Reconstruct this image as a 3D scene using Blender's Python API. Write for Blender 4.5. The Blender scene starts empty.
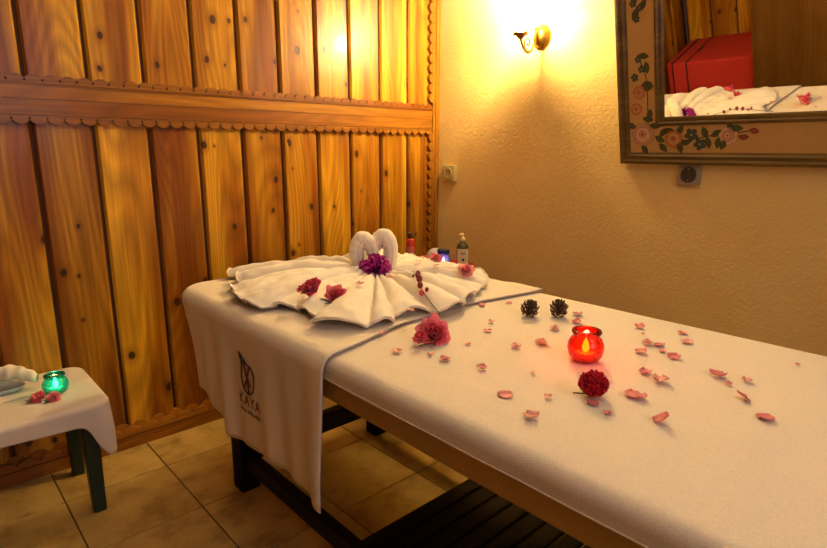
import bpy, bmesh, math, random
from mathutils import Vector, Matrix, noise
R = math.radians; PI = math.pi
S = bpy.context.scene
COL = S.collection

# ---------------------------------------------------------------- camera, world, lights, exposure
cam = bpy.data.objects.new('camera', bpy.data.cameras.new('camera')); COL.objects.link(cam)
cam.data.sensor_width = 36; cam.data.lens = 24.462; cam.data.clip_start = 0.02
yaw, pitch, roll = R(42.5186), R(12.513), R(0.1493)
f = Vector((math.sin(yaw) * math.cos(pitch), math.cos(yaw) * math.cos(pitch), -math.sin(pitch)))
r0 = Vector((math.cos(yaw), -math.sin(yaw), 0)); u0 = r0.cross(f)
rr = r0 * math.cos(roll) + u0 * math.sin(roll); uu = -r0 * math.sin(roll) + u0 * math.cos(roll)
M = Matrix((rr, uu, -f)).transposed().to_4x4(); M.translation = Vector((-2.0616, -2.0648, 1.05))
cam.matrix_world = M
S.camera = cam

S.view_settings.view_transform = 'Standard'; S.view_settings.look = 'None'
S.view_settings.gamma = 1; S.view_settings.use_curve_mapping = False
S.view_settings.exposure = 0.6

w = bpy.data.worlds.new('world'); S.world = w; w.use_nodes = True
w.node_tree.nodes['Background'].inputs[0].default_value = (0.55, 0.62, 0.8, 1)
w.node_tree.nodes['Background'].inputs[1].default_value = 0.08

def light(name, kind, loc, power, color, size=0.1, rot=(0, 0, 0), size_y=None):
    d = bpy.data.lights.new(name, kind); d.energy = power; d.color = color
    if kind == 'AREA':
        d.size = size
        if size_y: d.shape = 'RECTANGLE'; d.size_y = size_y
    else: d.shadow_soft_size = size
    o = bpy.data.objects.new(name, d); COL.objects.link(o); o.location = loc; o.rotation_euler = rot
    return o
# added fill from unseen sources: pinkish daylight behind the camera, warm area overhead
light('daylight_fill', 'AREA', (-1.5, -3.42, 1.55), 7, (1.0, 0.84, 0.92), 1.1, (R(90), 0, 0), 1.1)
light('ceiling_lamp_light', 'AREA', (-1.75, -1.9, 2.36), 3, (1.0, 0.83, 0.58), 0.5, (0, 0, 0))
light('sconce_bulb', 'POINT', (-0.165, -0.593, 1.60), 72, (1.0, 0.89, 0.64), 0.035)

# ---------------------------------------------------------------- helpers
def rgb(h):
    h = h.lstrip('#'); v = [int(h[i:i + 2], 16) / 255 for i in (0, 2, 4)]
    return tuple((c / 12.92 if c <= 0.04045 else ((c + 0.055) / 1.055) ** 2.4) for c in v) + (1,)

def mat(name, color, rough=0.6, metal=0, noise_s=None, var=0.15, bump=0, bump_s=60, bump_d=0.003, sheen=0, spec=0.5, trans=0, emis=None, estr=0, sss=0):
    m = bpy.data.materials.new(name); m.use_nodes = True; nt = m.node_tree; b = nt.nodes['Principled BSDF']
    c = rgb(color) if isinstance(color, str) else tuple(color) + (1,) * (4 - len(color))
    b.inputs['Base Color'].default_value = c; b.inputs['Roughness'].default_value = rough
    b.inputs['Metallic'].default_value = metal; b.inputs['Specular IOR Level'].default_value = spec
    b.inputs['Sheen Weight'].default_value = sheen; b.inputs['Transmission Weight'].default_value = trans
    if emis: b.inputs['Emission Color'].default_value = rgb(emis); b.inputs['Emission Strength'].default_value = estr
    tc = nt.nodes.new('ShaderNodeTexCoord')
    if noise_s:
        n = nt.nodes.new('ShaderNodeTexNoise'); n.inputs['Scale'].default_value = noise_s; n.inputs['Detail'].default_value = 5
        nt.links.new(tc.outputs['Object'], n.inputs['Vector'])
        mx = nt.nodes.new('ShaderNodeMix'); mx.data_type = 'RGBA'
        mx.inputs[6].default_value = tuple(x * (1 - var) for x in c[:3]) + (1,); mx.inputs[7].default_value = tuple(min(1, x * (1 + var)) for x in c[:3]) + (1,)
        nt.links.new(n.outputs['Fac'], mx.inputs[0]); nt.links.new(mx.outputs[2], b.inputs['Base Color'])
    if bump:
        n2 = nt.nodes.new('ShaderNodeTexNoise'); n2.inputs['Scale'].default_value = bump_s; n2.inputs['Detail'].default_value = 4
        nt.links.new(tc.outputs['Object'], n2.inputs['Vector'])
        bp = nt.nodes.new('ShaderNodeBump'); bp.inputs['Strength'].default_value = bump; bp.inputs['Distance'].default_value = bump_d
        nt.links.new(n2.outputs['Fac'], bp.inputs['Height']); nt.links.new(bp.outputs[0], b.inputs['Normal'])
    return m

def wood(name, c_light, c_mid, c_dark, axis='Z', knots=True, rough=0.36, red=None, flat='X'):
    m = bpy.data.materials.new(name); m.use_nodes = True; nt = m.node_tree; L = nt.links.new; N = nt.nodes.new
    b = nt.nodes['Principled BSDF']; b.inputs['Roughness'].default_value = rough
    b.inputs['Coat Weight'].default_value = 0.08; b.inputs['Specular IOR Level'].default_value = 0.35; b.inputs['Coat Roughness'].default_value = 0.08
    tc = N('ShaderNodeTexCoord'); at = N('ShaderNodeAttribute'); at.attribute_name = 'pid'
    off = N('ShaderNodeVectorMath'); off.operation = 'MULTIPLY'; off.inputs[1].default_value = (7.3, 3.1, 11.7)
    cb = N('ShaderNodeCombineXYZ')
    for i in range(3): L(at.outputs['Fac'], cb.inputs[i])
    L(cb.outputs[0], off.inputs[0])
    ad = N('ShaderNodeVectorMath'); ad.operation = 'ADD'; L(tc.outputs['Object'], ad.inputs[0]); L(off.outputs[0], ad.inputs[1])
    def mapped(along, across):
        mp = N('ShaderNodeMapping'); sc = [across] * 3; sc['XYZ'.index(axis)] = along
        mp.inputs['Scale'].default_value = sc; L(ad.outputs[0], mp.inputs['Vector']); return mp.outputs[0]
    def nz(vec, scale, detail=3, dist=0):
        n = N('ShaderNodeTexNoise'); n.inputs['Scale'].default_value = scale; n.inputs['Detail'].default_value = detail
        n.inputs['Distortion'].default_value = dist; L(vec, n.inputs['Vector']); return n.outputs['Fac']
    def math_(op, a, bb, cc=None):
        x = N('ShaderNodeMath'); x.operation = op
        for i, v in enumerate((a, bb, cc)):
            if v is None: continue
            if isinstance(v, (int, float)): x.inputs[i].default_value = v
            else: L(v, x.inputs[i])
        return x.outputs[0]
    def ramp(fac, stops):
        r = N('ShaderNodeValToRGB'); L(fac, r.inputs[0]); e = r.color_ramp.elements
        e[0].position, e[0].color = stops[0]; e[1].position, e[1].color = stops[-1]
        for p, c in stops[1:-1]: x = e.new(p); x.color = c
        return r.outputs[0]
    def mix(fac, a, bb, mode='MIX'):
        x = N('ShaderNodeMix'); x.data_type = 'RGBA'; x.blend_type = mode
        for i, v in ((0, fac), (6, a), (7, bb)):
            if isinstance(v, (int, float)): x.inputs[i].default_value = v
            elif isinstance(v, tuple): x.inputs[i].default_value = v
            else: L(v, x.inputs[i])
        return x.outputs[2]
    broad = nz(mapped(0.35, 5.0), 2.0, 2, 0.3)
    rings = math_('FRACT', math_('MULTIPLY', nz(mapped(0.28, 2.2), 2.2, 1, 0.2), 26), 0)
    rings = math_('ABSOLUTE', math_('SUBTRACT', rings, 0.5), 0)
    fine = nz(mapped(1.4, 60), 2.0, 3)
    col = ramp(broad, [(0.38, rgb(c_light)), (0.5, rgb(c_mid)), (0.60, rgb(red or c_mid))])
    col = mix(math_('MULTIPLY', math_('GREATER_THAN', rings, 0.0), math_('MULTIPLY', rings, 0.75)), col, rgb(c_dark))
    col = mix(math_('MULTIPLY', math_('SUBTRACT', fine, 0.38), 1.0), col, rgb(c_dark))
    pl = nz(off.outputs[0], 3.0, 0)
    col = mix(1.0, col, ramp(pl, [(0.32, (0.74, 0.66, 0.52, 1)), (0.68, (1.16, 1.2, 1.1, 1))]), 'MULTIPLY')
    if knots:
        v = N('ShaderNodeTexVoronoi'); v.inputs['Scale'].default_value = 1.0; v.inputs['Randomness'].default_value = 1
        mp = N('ShaderNodeMapping'); sc = [9.0] * 3; sc['XYZ'.index(axis)] = 6.4; mp.inputs['Scale'].default_value = sc
        mp.inputs['Location'].default_value = (0.3, 0, 0.1)
        nd = N('ShaderNodeTexNoise'); nd.inputs['Scale'].default_value = 14; L(ad.outputs[0], nd.inputs['Vector']); nv_ = N('ShaderNodeVectorMath'); nv_.operation = 'MULTIPLY_ADD'; L(nd.outputs['Color'], nv_.inputs[0]); nv_.inputs[1].default_value = (0.012,)*3; L(ad.outputs[0], nv_.inputs[2]); L(nv_.outputs[0], mp.inputs['Vector']); s3 = N('ShaderNodeSeparateXYZ'); L(mp.outputs[0], s3.inputs[0]); c3 = N('ShaderNodeCombineXYZ'); L(s3.outputs['XYZ'.index(flat)], c3.inputs[0]); L(s3.outputs['XYZ'.index(axis)], c3.inputs[1]); v.voronoi_dimensions = '2D'; L(c3.outputs[0], v.inputs['Vector'])
        sz = N('ShaderNodeSeparateColor'); L(v.outputs['Color'], sz.inputs[0])
        d = math_('DIVIDE', v.outputs['Distance'], math_('MULTIPLY_ADD', sz.outputs[0], 1.1, 0.35))
        d = math_('ADD', d, math_('MULTIPLY', math_('GREATER_THAN', sz.outputs[1], 0.40), 5))
        halo = ramp(d, [(0.06, (1, 1, 1, 1)), (0.24, (0, 0, 0, 1))]); core = ramp(d, [(0.062, (1, 1, 1, 1)), (0.085, (0, 0, 0, 1))])
        hb = N('ShaderNodeRGBToBW'); L(halo, hb.inputs[0]); cbw = N('ShaderNodeRGBToBW'); L(core, cbw.inputs[0])
        col = mix(math_('MULTIPLY', hb.outputs[0], 0.55), col, rgb('#6e360a'))
        col = mix(math_('MULTIPLY', cbw.outputs[0], 0.9), col, rgb('#2a1006'))
    L(col, b.inputs['Base Color'])
    bp = N('ShaderNodeBump'); bp.inputs['Strength'].default_value = 0.12; bp.inputs['Distance'].default_value = 0.004
    L(fine, bp.inputs['Height']); L(bp.outputs[0], b.inputs['Normal'])
    return m

def glass(name, color, glow=0.45):
    m = bpy.data.materials.new(name); m.use_nodes = True; nt = m.node_tree; N = nt.nodes.new; L = nt.links.new
    nt.nodes.remove(nt.nodes['Principled BSDF']); out = nt.nodes['Material Output']
    t = N('ShaderNodeBsdfTransparent'); t.inputs[0].default_value = rgb(color)
    tl = N('ShaderNodeBsdfTranslucent'); tl.inputs[0].default_value = rgb(color)
    g = N('ShaderNodeBsdfGlossy'); g.inputs['Roughness'].default_value = 0.05
    fr = N('ShaderNodeFresnel'); fr.inputs['IOR'].default_value = 1.5
    a = N('ShaderNodeMixShader'); a.inputs[0].default_value = glow; L(t.outputs[0], a.inputs[1]); L(tl.outputs[0], a.inputs[2])
    c = N('ShaderNodeMixShader'); L(fr.outputs[0], c.inputs[0]); L(a.outputs[0], c.inputs[1]); L(g.outputs[0], c.inputs[2])
    L(c.outputs[0], out.inputs['Surface']); return m

def emit(name, color, strength):
    m = bpy.data.materials.new(name); m.use_nodes = True; b = m.node_tree.nodes['Principled BSDF']
    b.inputs['Base Color'].default_value = rgb(color); b.inputs['Emission Color'].default_value = rgb(color)
    b.inputs['Emission Strength'].default_value = strength; return m

class MB:
    def __init__(s): s.v = []; s.f = []; s.m = []; s.pid = []; s.p = 0.0; s.mi = 0
    def add(s, vs, fs, T=None):
        k = len(s.v)
        for v in vs: s.v.append(tuple(T @ Vector(v)) if T is not None else tuple(v))
        for q in fs: s.f.append(tuple(i + k for i in q)); s.m.append(s.mi); s.pid.append(s.p)
        return s
    def box(s, a, b, T=None, bev=0.0):
        x0, y0, z0 = a; x1, y1, z1 = b
        if bev <= 0:
            return s.add([(x0,y0,z0),(x1,y0,z0),(x1,y1,z0),(x0,y1,z0),(x0,y0,z1),(x1,y0,z1),(x1,y1,z1),(x0,y1,z1)],
                  [(3,2,1,0),(4,5,6,7),(0,1,5,4),(1,2,6,5),(2,3,7,6),(3,0,4,7)], T)
        bm = bmesh.new(); bmesh.ops.create_cube(bm, size=1)
        for v in bm.verts: v.co = Vector(((x0+x1)/2 + v.co.x*(x1-x0), (y0+y1)/2 + v.co.y*(y1-y0), (z0+z1)/2 + v.co.z*(z1-z0)))
        bmesh.ops.bevel(bm, geom=bm.edges[:], offset=bev, segments=3, affect='EDGES', profile=0.5)
        bm.verts.index_update()
        s.add([v.co[:] for v in bm.verts], [tuple(v.index for v in fc.verts) for fc in bm.faces], T); bm.free(); return s
    def lathe(s, prof, n=32, T=None):
        vs = []; fs = []
        for r, z in prof:
            for i in range(n): a = 2*PI*i/n; vs.append((r*math.cos(a), r*math.sin(a), z))
        for j in range(len(prof)-1):
            for i in range(n): k = (i+1) % n; fs.append((j*n+i, j*n+k, (j+1)*n+k, (j+1)*n+i))
        return s.add(vs, fs, T)
    def tube(s, pts, rad, n=8, T=None, caps=True):
        pts = [Vector(p) for p in pts]; rads = rad if isinstance(rad, (list, tuple)) else [rad]*len(pts)
        vs = []; fs = []; up = Vector((0.13, 0.2, 0.97)); prev = None
        for i, p in enumerate(pts):
            t = (pts[min(i+1, len(pts)-1)] - pts[max(i-1, 0)]).normalized()
            if prev is None: a = t.cross(up); a = a if a.length > 1e-3 else t.cross(Vector((1, 0, 0)))
            else: a = prev - t*prev.dot(t)
            a.normalize(); prev = a; b = t.cross(a)
            for k in range(n): q = 2*PI*k/n; vs.append(p + (a*math.cos(q) + b*math.sin(q))*rads[i])
        for i in range(len(pts)-1):
            for k in range(n): k2 = (k+1) % n; fs.append((i*n+k, i*n+k2, (i+1)*n+k2, (i+1)*n+k))
        if caps: fs.append(tuple(range(n-1, -1, -1))); fs.append(tuple(range((len(pts)-1)*n, len(pts)*n)))
        return s.add(vs, fs, T)
    def grid(s, fn, nu, nv, closed_u=False, T=None):
        vs = []; fs = []; cu = nu if closed_u else nu+1
        for j in range(nv+1):
            for i in range(cu): vs.append(fn(i/nu, j/nv))
        for j in range(nv):
            for i in range(nu):
                k = (i+1) % cu; fs.append((j*cu+i, j*cu+k, (j+1)*cu+k, (j+1)*cu+i))
        return s.add(vs, fs, T)
    def prism(s, pts, z0, z1, T=None):
        n = len(pts); vs = [(x, y, z0) for x, y in pts] + [(x, y, z1) for x, y in pts]
        fs = [tuple(range(n-1, -1, -1)), tuple(range(n, 2*n))] + [(i, (i+1) % n, n+(i+1) % n, n+i) for i in range(n)]
        return s.add(vs, fs, T)
    def sphere(s, c, rx, ry=None, rz=None, n=12, T=None):
        ry = ry or rx; rz = rz or rx
        return s.grid(lambda u, v: (c[0]+rx*math.cos(2*PI*u)*math.sin(PI*v), c[1]+ry*math.sin(2*PI*u)*math.sin(PI*v), c[2]-rz*math.cos(PI*v)), n, max(6, n//2), True, T)
    def build(s, name, mats, parent=None, smooth=True, loc=None, angle=None):
        me = bpy.data.meshes.new(name); me.from_pydata(s.v, [], s.f)
        if not isinstance(mats, (list, tuple)): mats = [mats]
        for m in mats: me.materials.append(m)
        me.polygons.foreach_set('material_index', s.m)
        a = me.attributes.new('pid', 'FLOAT', 'FACE'); a.data.foreach_set('value', s.pid)
        me.validate(); me.polygons.foreach_set('use_smooth', [smooth]*len(me.polygons))
        if smooth and angle:
            bm = bmesh.new(); bm.from_mesh(me)
            for e in bm.edges:
                if len(e.link_faces) == 2 and e.calc_face_angle(0) > R(angle): e.smooth = False
            bm.to_mesh(me); bm.free()
        o = bpy.data.objects.new(name, me); COL.objects.link(o)
        if parent: o.parent = parent
        if loc: o.location = loc
        return o

def thing(name, label, cat, loc=(0, 0, 0), rot=(0, 0, 0), group=None):
    o = bpy.data.objects.new(name, None); COL.objects.link(o); o.location = loc; o.rotation_euler = rot; o.empty_display_size = 0.05
    return tag(o, label, cat, group)
def tag(o, label, cat, group=None):
    o['label'] = label; o['category'] = cat
    if group: o['group'] = group
    return o
def struct(o): o['kind'] = 'structure'; return o
def solid(o, t, off=-1):
    m = o.modifiers.new('thickness', 'SOLIDIFY'); m.thickness = t; m.offset = off; return o
def subd(o, n=1):
    m = o.modifiers.new('smooth', 'SUBSURF'); m.levels = n; m.render_levels = n; return o
def dup(root, loc, rot, label=None, group=None, scale=None):
    c = root.copy(); COL.objects.link(c); c.location = loc; c.rotation_euler = rot
    if scale: c.scale = (scale,)*3
    if label: c['label'] = label
    if group: c['group'] = group
    for ch in root.children:
        d = ch.copy(); COL.objects.link(d); d.parent = c
        for g in ch.children: e = g.copy(); COL.objects.link(e); e.parent = d
    return c
def nz(x, y, z=0, s=1): return noise.noise(Vector((x*s, y*s, z*s)))
def frame_matrix(o, x, y, z):
    m = Matrix((Vector(x), Vector(y), Vector(z))).transposed().to_4x4(); m.translation = Vector(o); return m

# ---------------------------------------------------------------- materials
M_plank = wood('varnished_pine', '#d8a028', '#b17614', '#3e2203', 'Z', red='#8f4e0c')
M_plank_y = wood('varnished_pine_side', '#d8a028', '#b17614', '#3e2203', 'Z', red='#8f4e0c', flat='Y')
M_trim = wood('reddish_pine_trim', '#a8701e', '#985f16', '#552c08', 'X', knots=False, red='#8c5012')
M_trim_z = wood('reddish_pine_stile', '#a8701e', '#985f16', '#552c08', 'Z', knots=False, red='#8c5012')
M_gap = mat('dark_wood_groove', '#4a2508', 0.7, noise_s=20)
M_hole = mat('drill_hole', '#160a04', 0.9)
M_ceil = mat('ceiling_paint', '#d8cdb4', 0.9, noise_s=3)
M_darkwood = mat('black_stained_wood', '#0a0705', 0.55, noise_s=30, var=0.4, spec=0.2)
M_leather = mat('tan_vinyl', '#b29052', 0.5, noise_s=40, var=0.08, bump=0.05, bump_s=200)
M_sheet = mat('cream_terry', '#e5dac8', 0.95, noise_s=330, var=0.16, bump=0.5, bump_s=800, sheen=0.25, spec=0.15)
M_towel = mat('white_terry', '#e6dac6', 0.95, noise_s=180, var=0.06, bump=0.45, bump_s=700, sheen=0.3, spec=0.15)
M_fan = mat('white_bath_towel', '#ece4d6', 0.92, noise_s=120, var=0.03, bump=0.25, bump_s=380, sheen=0.3, spec=0.15)
M_border = mat('grey_lilac_piping', '#9c96a4', 0.8)
M_hem = mat('cream_hem', '#cdbfae', 0.85)
M_cloth = mat('white_cotton', '#ddd3cb', 0.9, noise_s=90, var=0.04, bump=0.2, bump_s=300, sheen=0.2, spec=0.15)
M_green = mat('dark_green_plastic', '#0d2a1c', 0.35, noise_s=25, var=0.2)
M_brass = mat('aged_brass', '#8a6826', 0.34, 0.9, noise_s=40, var=0.25)
M_pink = mat('pink_petal', '#e8707c', 0.55, noise_s=60, var=0.25, sheen=0.3)
M_pinkd = mat('deep_pink_petal', '#d63a58', 0.55, noise_s=60, var=0.25, sheen=0.3)
M_pale = mat('pale_pink_petal', '#e79a93', 0.55, noise_s=60, var=0.22, sheen=0.3)
M_pet1 = mat('loose_petal_pink', '#cf7478', 0.6, noise_s=60, var=0.25); M_pet2 = mat('loose_petal_pale', '#dc9a90', 0.6, noise_s=60, var=0.22)
M_mag = mat('magenta_bract', '#b3108c', 0.5, noise_s=60, var=0.3)
M_crim = mat('crimson_floret', '#c0102c', 0.6, noise_s=100, var=0.35)
M_leafg = mat('dark_leaf', '#2c3d17', 0.5, noise_s=60, var=0.3)
M_stem = mat('brown_stem', '#4a2a1a', 0.7)
M_stamen = mat('cream_floret', '#efe6c0', 0.6)
M_cone = mat('pine_cone_scale', '#3d2815', 0.75, noise_s=90, var=0.4)
M_conet = mat('pine_cone_tip', '#6e4c2a', 0.7, noise_s=200, var=0.3)
M_wax = mat('candle_wax', '#f0dcb0', 0.5)
M_tin = mat('tealight_tin', '#b9b9b9', 0.3, 0.9)
M_flame = emit('candle_flame', '#ffe09a', 55)
M_socket = mat('ivory_plastic', '#b5a268', 0.4)
M_socketg = mat('grey_brown_plastic', '#8b7f70', 0.4)
M_dark = mat('dark_plastic', '#1b1815', 0.5)

def plaster():
    m = mat('cream_roughcast_plaster', '#dcc69a', 0.9, spec=0.2); nt = m.node_tree; N = nt.nodes.new; L = nt.links.new; b = nt.nodes['Principled BSDF']
    tc = N('ShaderNodeTexCoord')
    n1 = N('ShaderNodeTexNoise'); n1.inputs['Scale'].default_value = 95; n1.inputs['Detail'].default_value = 4; n1.inputs['Roughness'].default_value = 0.6
    n2 = N('ShaderNodeTexNoise'); n2.inputs['Scale'].default_value = 5; n2.inputs['Detail'].default_value = 3
    L(tc.outputs['Object'], n1.inputs['Vector']); L(tc.outputs['Object'], n2.inputs['Vector'])
    ad = N('ShaderNodeMath'); ad.operation = 'MULTIPLY_ADD'; L(n2.outputs[0], ad.inputs[0]); ad.inputs[1].default_value = 1.1; L(n1.outputs[0], ad.inputs[2])
    bp = N('ShaderNodeBump'); bp.inputs['Strength'].default_value = 0.45; bp.inputs['Distance'].default_value = 0.006
    L(ad.outputs[0], bp.inputs['Height']); L(bp.outputs[0], b.inputs['Normal'])
    mx = N('ShaderNodeMix'); mx.data_type = 'RGBA'; mx.inputs[6].default_value = rgb('#d2b26c'); mx.inputs[7].default_value = rgb('#dec284')
    L(n2.outputs[0], mx.inputs[0]); L(mx.outputs[2], b.inputs['Base Color']); return m
M_plaster = plaster()

def tiles():
    m = mat('beige_stone_tile', '#b39a68', 0.38); nt = m.node_tree; N = nt.nodes.new; L = nt.links.new; b = nt.nodes['Principled BSDF']
    tc = N('ShaderNodeTexCoord'); at = N('ShaderNodeAttribute'); at.attribute_name = 'pid'
    cb = N('ShaderNodeCombineXYZ'); L(at.outputs['Fac'], cb.inputs[2]); ad = N('ShaderNodeVectorMath'); L(tc.outputs['Object'], ad.inputs[0]); L(cb.outputs[0], ad.inputs[1])
    n = N('ShaderNodeTexNoise'); n.inputs['Scale'].default_value = 9; n.inputs['Detail'].default_value = 8; n.inputs['Roughness'].default_value = 0.65; L(ad.outputs[0], n.inputs['Vector'])
    r = N('ShaderNodeValToRGB'); L(n.outputs[0], r.inputs[0]); e = r.color_ramp.elements
    e[0].position = 0.28; e[0].color = rgb('#8a6c34'); e[1].position = 0.68; e[1].color = rgb('#d2b56a'); x = e.new(0.47); x.color = rgb('#bb9c58')
    L(r.outputs[0], b.inputs['Base Color'])
    bp = N('ShaderNodeBump'); bp.inputs['Strength'].default_value = 0.15; bp.inputs['Distance'].default_value = 0.004; L(n.outputs[0], bp.inputs['Height']); L(bp.outputs[0], b.inputs['Normal'])
    return m
M_tile = tiles(); M_grout = mat('dark_grout', '#4d3d22', 0.9)

# ---------------------------------------------------------------- the room
RX0, RY0, RZ = -3.0, -3.5, 2.4
mb = MB(); mb.mi = 1; mb.box((RX0-0.1, RY0-0.1, -0.06), (0.1, 0.1, -0.003)); mb.mi = 0
i = 0
x = -1.515 - 0.3*6
while x < 0.0:
    y = -0.233 + 0.3
    while y > RY0 - 0.3:
        i += 1; mb.p = (i*0.618) % 1 * 9
        a = (max(x+0.002, RX0), max(y-0.3+0.002, RY0), -0.02); b = (min(x+0.298, 0), min(y-0.002, 0), 0)
        if a[0] < b[0] and a[1] < b[1]: mb.box(a, b, None, 0.0012 if (y > -1.9 and x > -2.2) else 0)
        y -= 0.3
    x += 0.3
struct(mb.build('floor', [M_tile, M_grout], smooth=False))
struct(MB().box((RX0-0.1, RY0-0.1, RZ), (0.1, 0.1, RZ+0.1)).build('ceiling', M_ceil, smooth=False))
struct(MB().box((-0.025, RY0-0.1, 0), (0.1, 0.1, RZ)).build('wall_right', M_plaster, smooth=False))
# front wall behind the camera, window opening added for the daylight fill
mb = MB(); mb.box((RX0, RY0-0.1, 0), (-2.1, RY0, RZ)); mb.box((-0.9, RY0-0.1, 0), (0, RY0, RZ)); mb.box((-2.1, RY0-0.1, 0), (-0.9, RY0, 0.95)); mb.box((-2.1, RY0-0.1, 2.15), (-0.9, RY0, RZ))
struct(mb.build('wall_front', M_plaster, smooth=False))
mb = MB()
for a, b in (((-2.1, -3.56, 0.95), (-2.05, -3.5, 2.15)), ((-0.95, -3.56, 0.95), (-0.9, -3.5, 2.15)), ((-2.05, -3.56, 0.95), (-0.95, -3.5, 1.0)), ((-2.05, -3.56, 2.1), (-0.95, -3.5, 2.15)), ((-1.52, -3.56, 1.0), (-1.48, -3.5, 2.1))): mb.box(a, b)
wf = struct(mb.build('added_window_1', M_trim_z, smooth=False))  # unseen window frame, added to go with the fill light

def plank_profile(w0, w1, d):   # chamfered board, front at -d
    return [(w0, 0), (w0, -d*0.45), (w0+0.007, -d), (w1-0.007, -d), (w1, -d*0.45), (w1, 0)]
def paneling(name, T, mt, xs, zr):
    """xs: list of (x0,x1) boards; local x along wall, y out of the wall is negative, z up"""
    mb = MB(); mb.mi = 1
    mb.box((xs[0][0]-0.08, 0, 0), (xs[-1][1]+0.02, 0.05, RZ), T); mb.mi = 0
    k = 0
    for z0, z1 in zr:
        for a, b in xs:
            k += 1; mb.p = 1 + (k*0.7548) % 1*23
            pr = plank_profile(a, b, 0.014); n = len(pr)
            vs = [(px, py, z0) for px, py in pr] + [(px, py, z1) for px, py in pr]
            mb.add(vs, [(i, i+1, n+i+1, n+i) for i in range(n-1)], T)
    return struct(mb.build(name, [mt, M_gap], smooth=False))
edges = [-0.0505 - 0.1683*k for k in range(0, 18)]
xs = [(edges[k+1]+0.0055, edges[k]-0.0055) for k in range(17)][::-1]
paneling('wall_back', Matrix.Identity(4), M_plank, xs, [(0.05, 1.16), (1.24, RZ)])
TL = Matrix.Translation((RX0, 0, 0)) @ Matrix.Rotation(R(90), 4, 'Z')
edges = [-0.01 - 0.18*k for k in range(0, 20)]
xs2 = [(edges[k+1]+0.006, edges[k]-0.006) for k in range(19)][::-1]
paneling('wall_left', TL, M_plank_y, xs2, [(0.05, 1.16), (1.24, RZ)])

def scallop(mb, x0, x1, zbase, h, pitch, y0, y1, T=None, holes=None, flip=1):
    """a strip with one scalloped edge, local x along, z across"""
    n = max(1, round((x1-x0)/pitch)); p = (x1-x0)/n; pts = []
    for k in range(n):
        for j in range(8):
            t = j/8; pts.append((x0+(k+t)*p, zbase+flip*h*(math.sin(PI*t)**0.75)))
    pts.append((x1, zbase))
    m = len(pts); w = flip*0.013
    vs = [(a, y1, b) for a, b in pts] + [(a, y1, zbase-w) for a, b in pts] + [(a, y0, b) for a, b in pts]
    fs = []
    for i in range(m-1):
        fs.append((i, i+1, m+i+1, m+i)[::flip]); fs.append((2*m+i, 2*m+i+1, i+1, i)[::flip])
    mb.add(vs, fs, T)
    if holes is not None:
        for k in range(n+1):
            hx = x0+k*p; hz = zbase-flip*0.004
            vs = [(hx+0.0034*math.cos(2*PI*q/8), y1-0.0006, hz+0.0034*math.sin(2*PI*q/8)) for q in range(8)]
            holes.add(vs, [tuple(range(8))], T)
def hmb(main, holes):  # merge holes as material 1
    k = len(main.v); main.v += holes.v; main.f += [tuple(i+k for i in q) for q in holes.f]; main.m += [1]*len(holes.f); main.pid += [0]*len(holes.f)
def band(T, x0, x1, name, mt):
    mb = MB(); h = MB()
    mb.p = 4.1; mb.box((x0, -0.026, 1.150), (x1, 0, 1.193)); mb.p = 4.9; mb.box((x0, -0.028, 1.1935), (x1, 0, 1.233))
    mb.p = 6.2; mb.box((x0, -0.032, 1.233), (x1, 0, 1.2365)); mb.box((x0, -0.032, 1.1465), (x1, 0, 1.150))
    scallop(mb, x0, x1, 1.251, 0.012, 0.045, 0, -0.030, T, h, 1); scallop(mb, x0, x1, 1.133, 0.014, 0.045, 0, -0.030, T, h, -1)
    hmb(mb, h)
    o = mb.build(name, [mt, M_hole], smooth=False)
    return struct(o)
band(None, -2.95, -0.072, 'trim_1', M_trim)
# corner stile with scalloped edge
TZ = frame_matrix((0, 0, 0), (0, 0, 1), (0, 1, 0), (-1, 0, 0))   # local x -> up, local z -> -x
mb = MB(); h = MB(); mb.p = 3.3
mb.box((-0.050, -0.03, 0), (-0.022, 0, RZ)); mb.p = 5.2; mb.box((-0.066, -0.026, 0), (-0.0505, 0, RZ))
scallop(mb, 0.06, 1.13, 0.080, 0.017, 0.045, 0, -0.032, TZ, h, 1); scallop(mb, 1.27, RZ, 0.080, 0.017, 0.045, 0, -0.032, TZ, h, 1)
hmb(mb, h); struct(mb.build('trim_2', [M_trim_z, M_hole], smooth=False))
# baseboard
mb = MB(); mb.p = 2.2; mb.box((-2.99, -0.028, 0), (0, 0, 0.045)); mb.p = 7; mb.box((-2.99, -0.022, 0.045), (0, 0, 0.058))
scallop(mb, -2.99, -0.0, 0.071, 0.022, 0.062, 0, -0.018, None, None, 1)
scallop(mb, -2.96, -0.03, 0.062, 0.016, 0.062, -0.018, -0.030, None, None, 1)
struct(mb.build('baseboard_back', [M_trim], smooth=False))

# ---------------------------------------------------------------- massage bed
BX0, BX1, BY0, BY1, BZ = -1.485, -0.725, -2.35, -0.405, 0.65
bed = thing('massage_bed', 'long padded massage bed on a low black slatted frame', 'bed', ((BX0+BX1)/2, (BY0+BY1)/2, 0))
BL = bed.location.copy(); TB = Matrix.Translation(-BL)
MB().box((BX0+0.008, BY0+0.01, 0.552), (BX1-0.008, BY1-0.01, 0.642), TB, 0.012).build('mattress', M_leather, bed, angle=40)
mb = MB()
for a, b in (((BX0+0.06, BY0+0.06, 0.53), (BX0+0.093, BY1-0.06, 0.552)), ((BX1-0.093, BY0+0.06, 0.53), (BX1-0.06, BY1-0.06, 0.552)), ((BX0+0.093, BY1-0.09, 0.53), (BX1-0.093, BY1-0.06, 0.552)), ((BX0+0.093, BY0+0.06, 0.53), (BX1-0.093, BY0+0.09, 0.552))): mb.box(a, b, TB)
mb.build('top_frame', M_darkwood, bed, smooth=False)
LX = (-1.366, -0.835); LY = (-0.525, -2.22)
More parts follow.
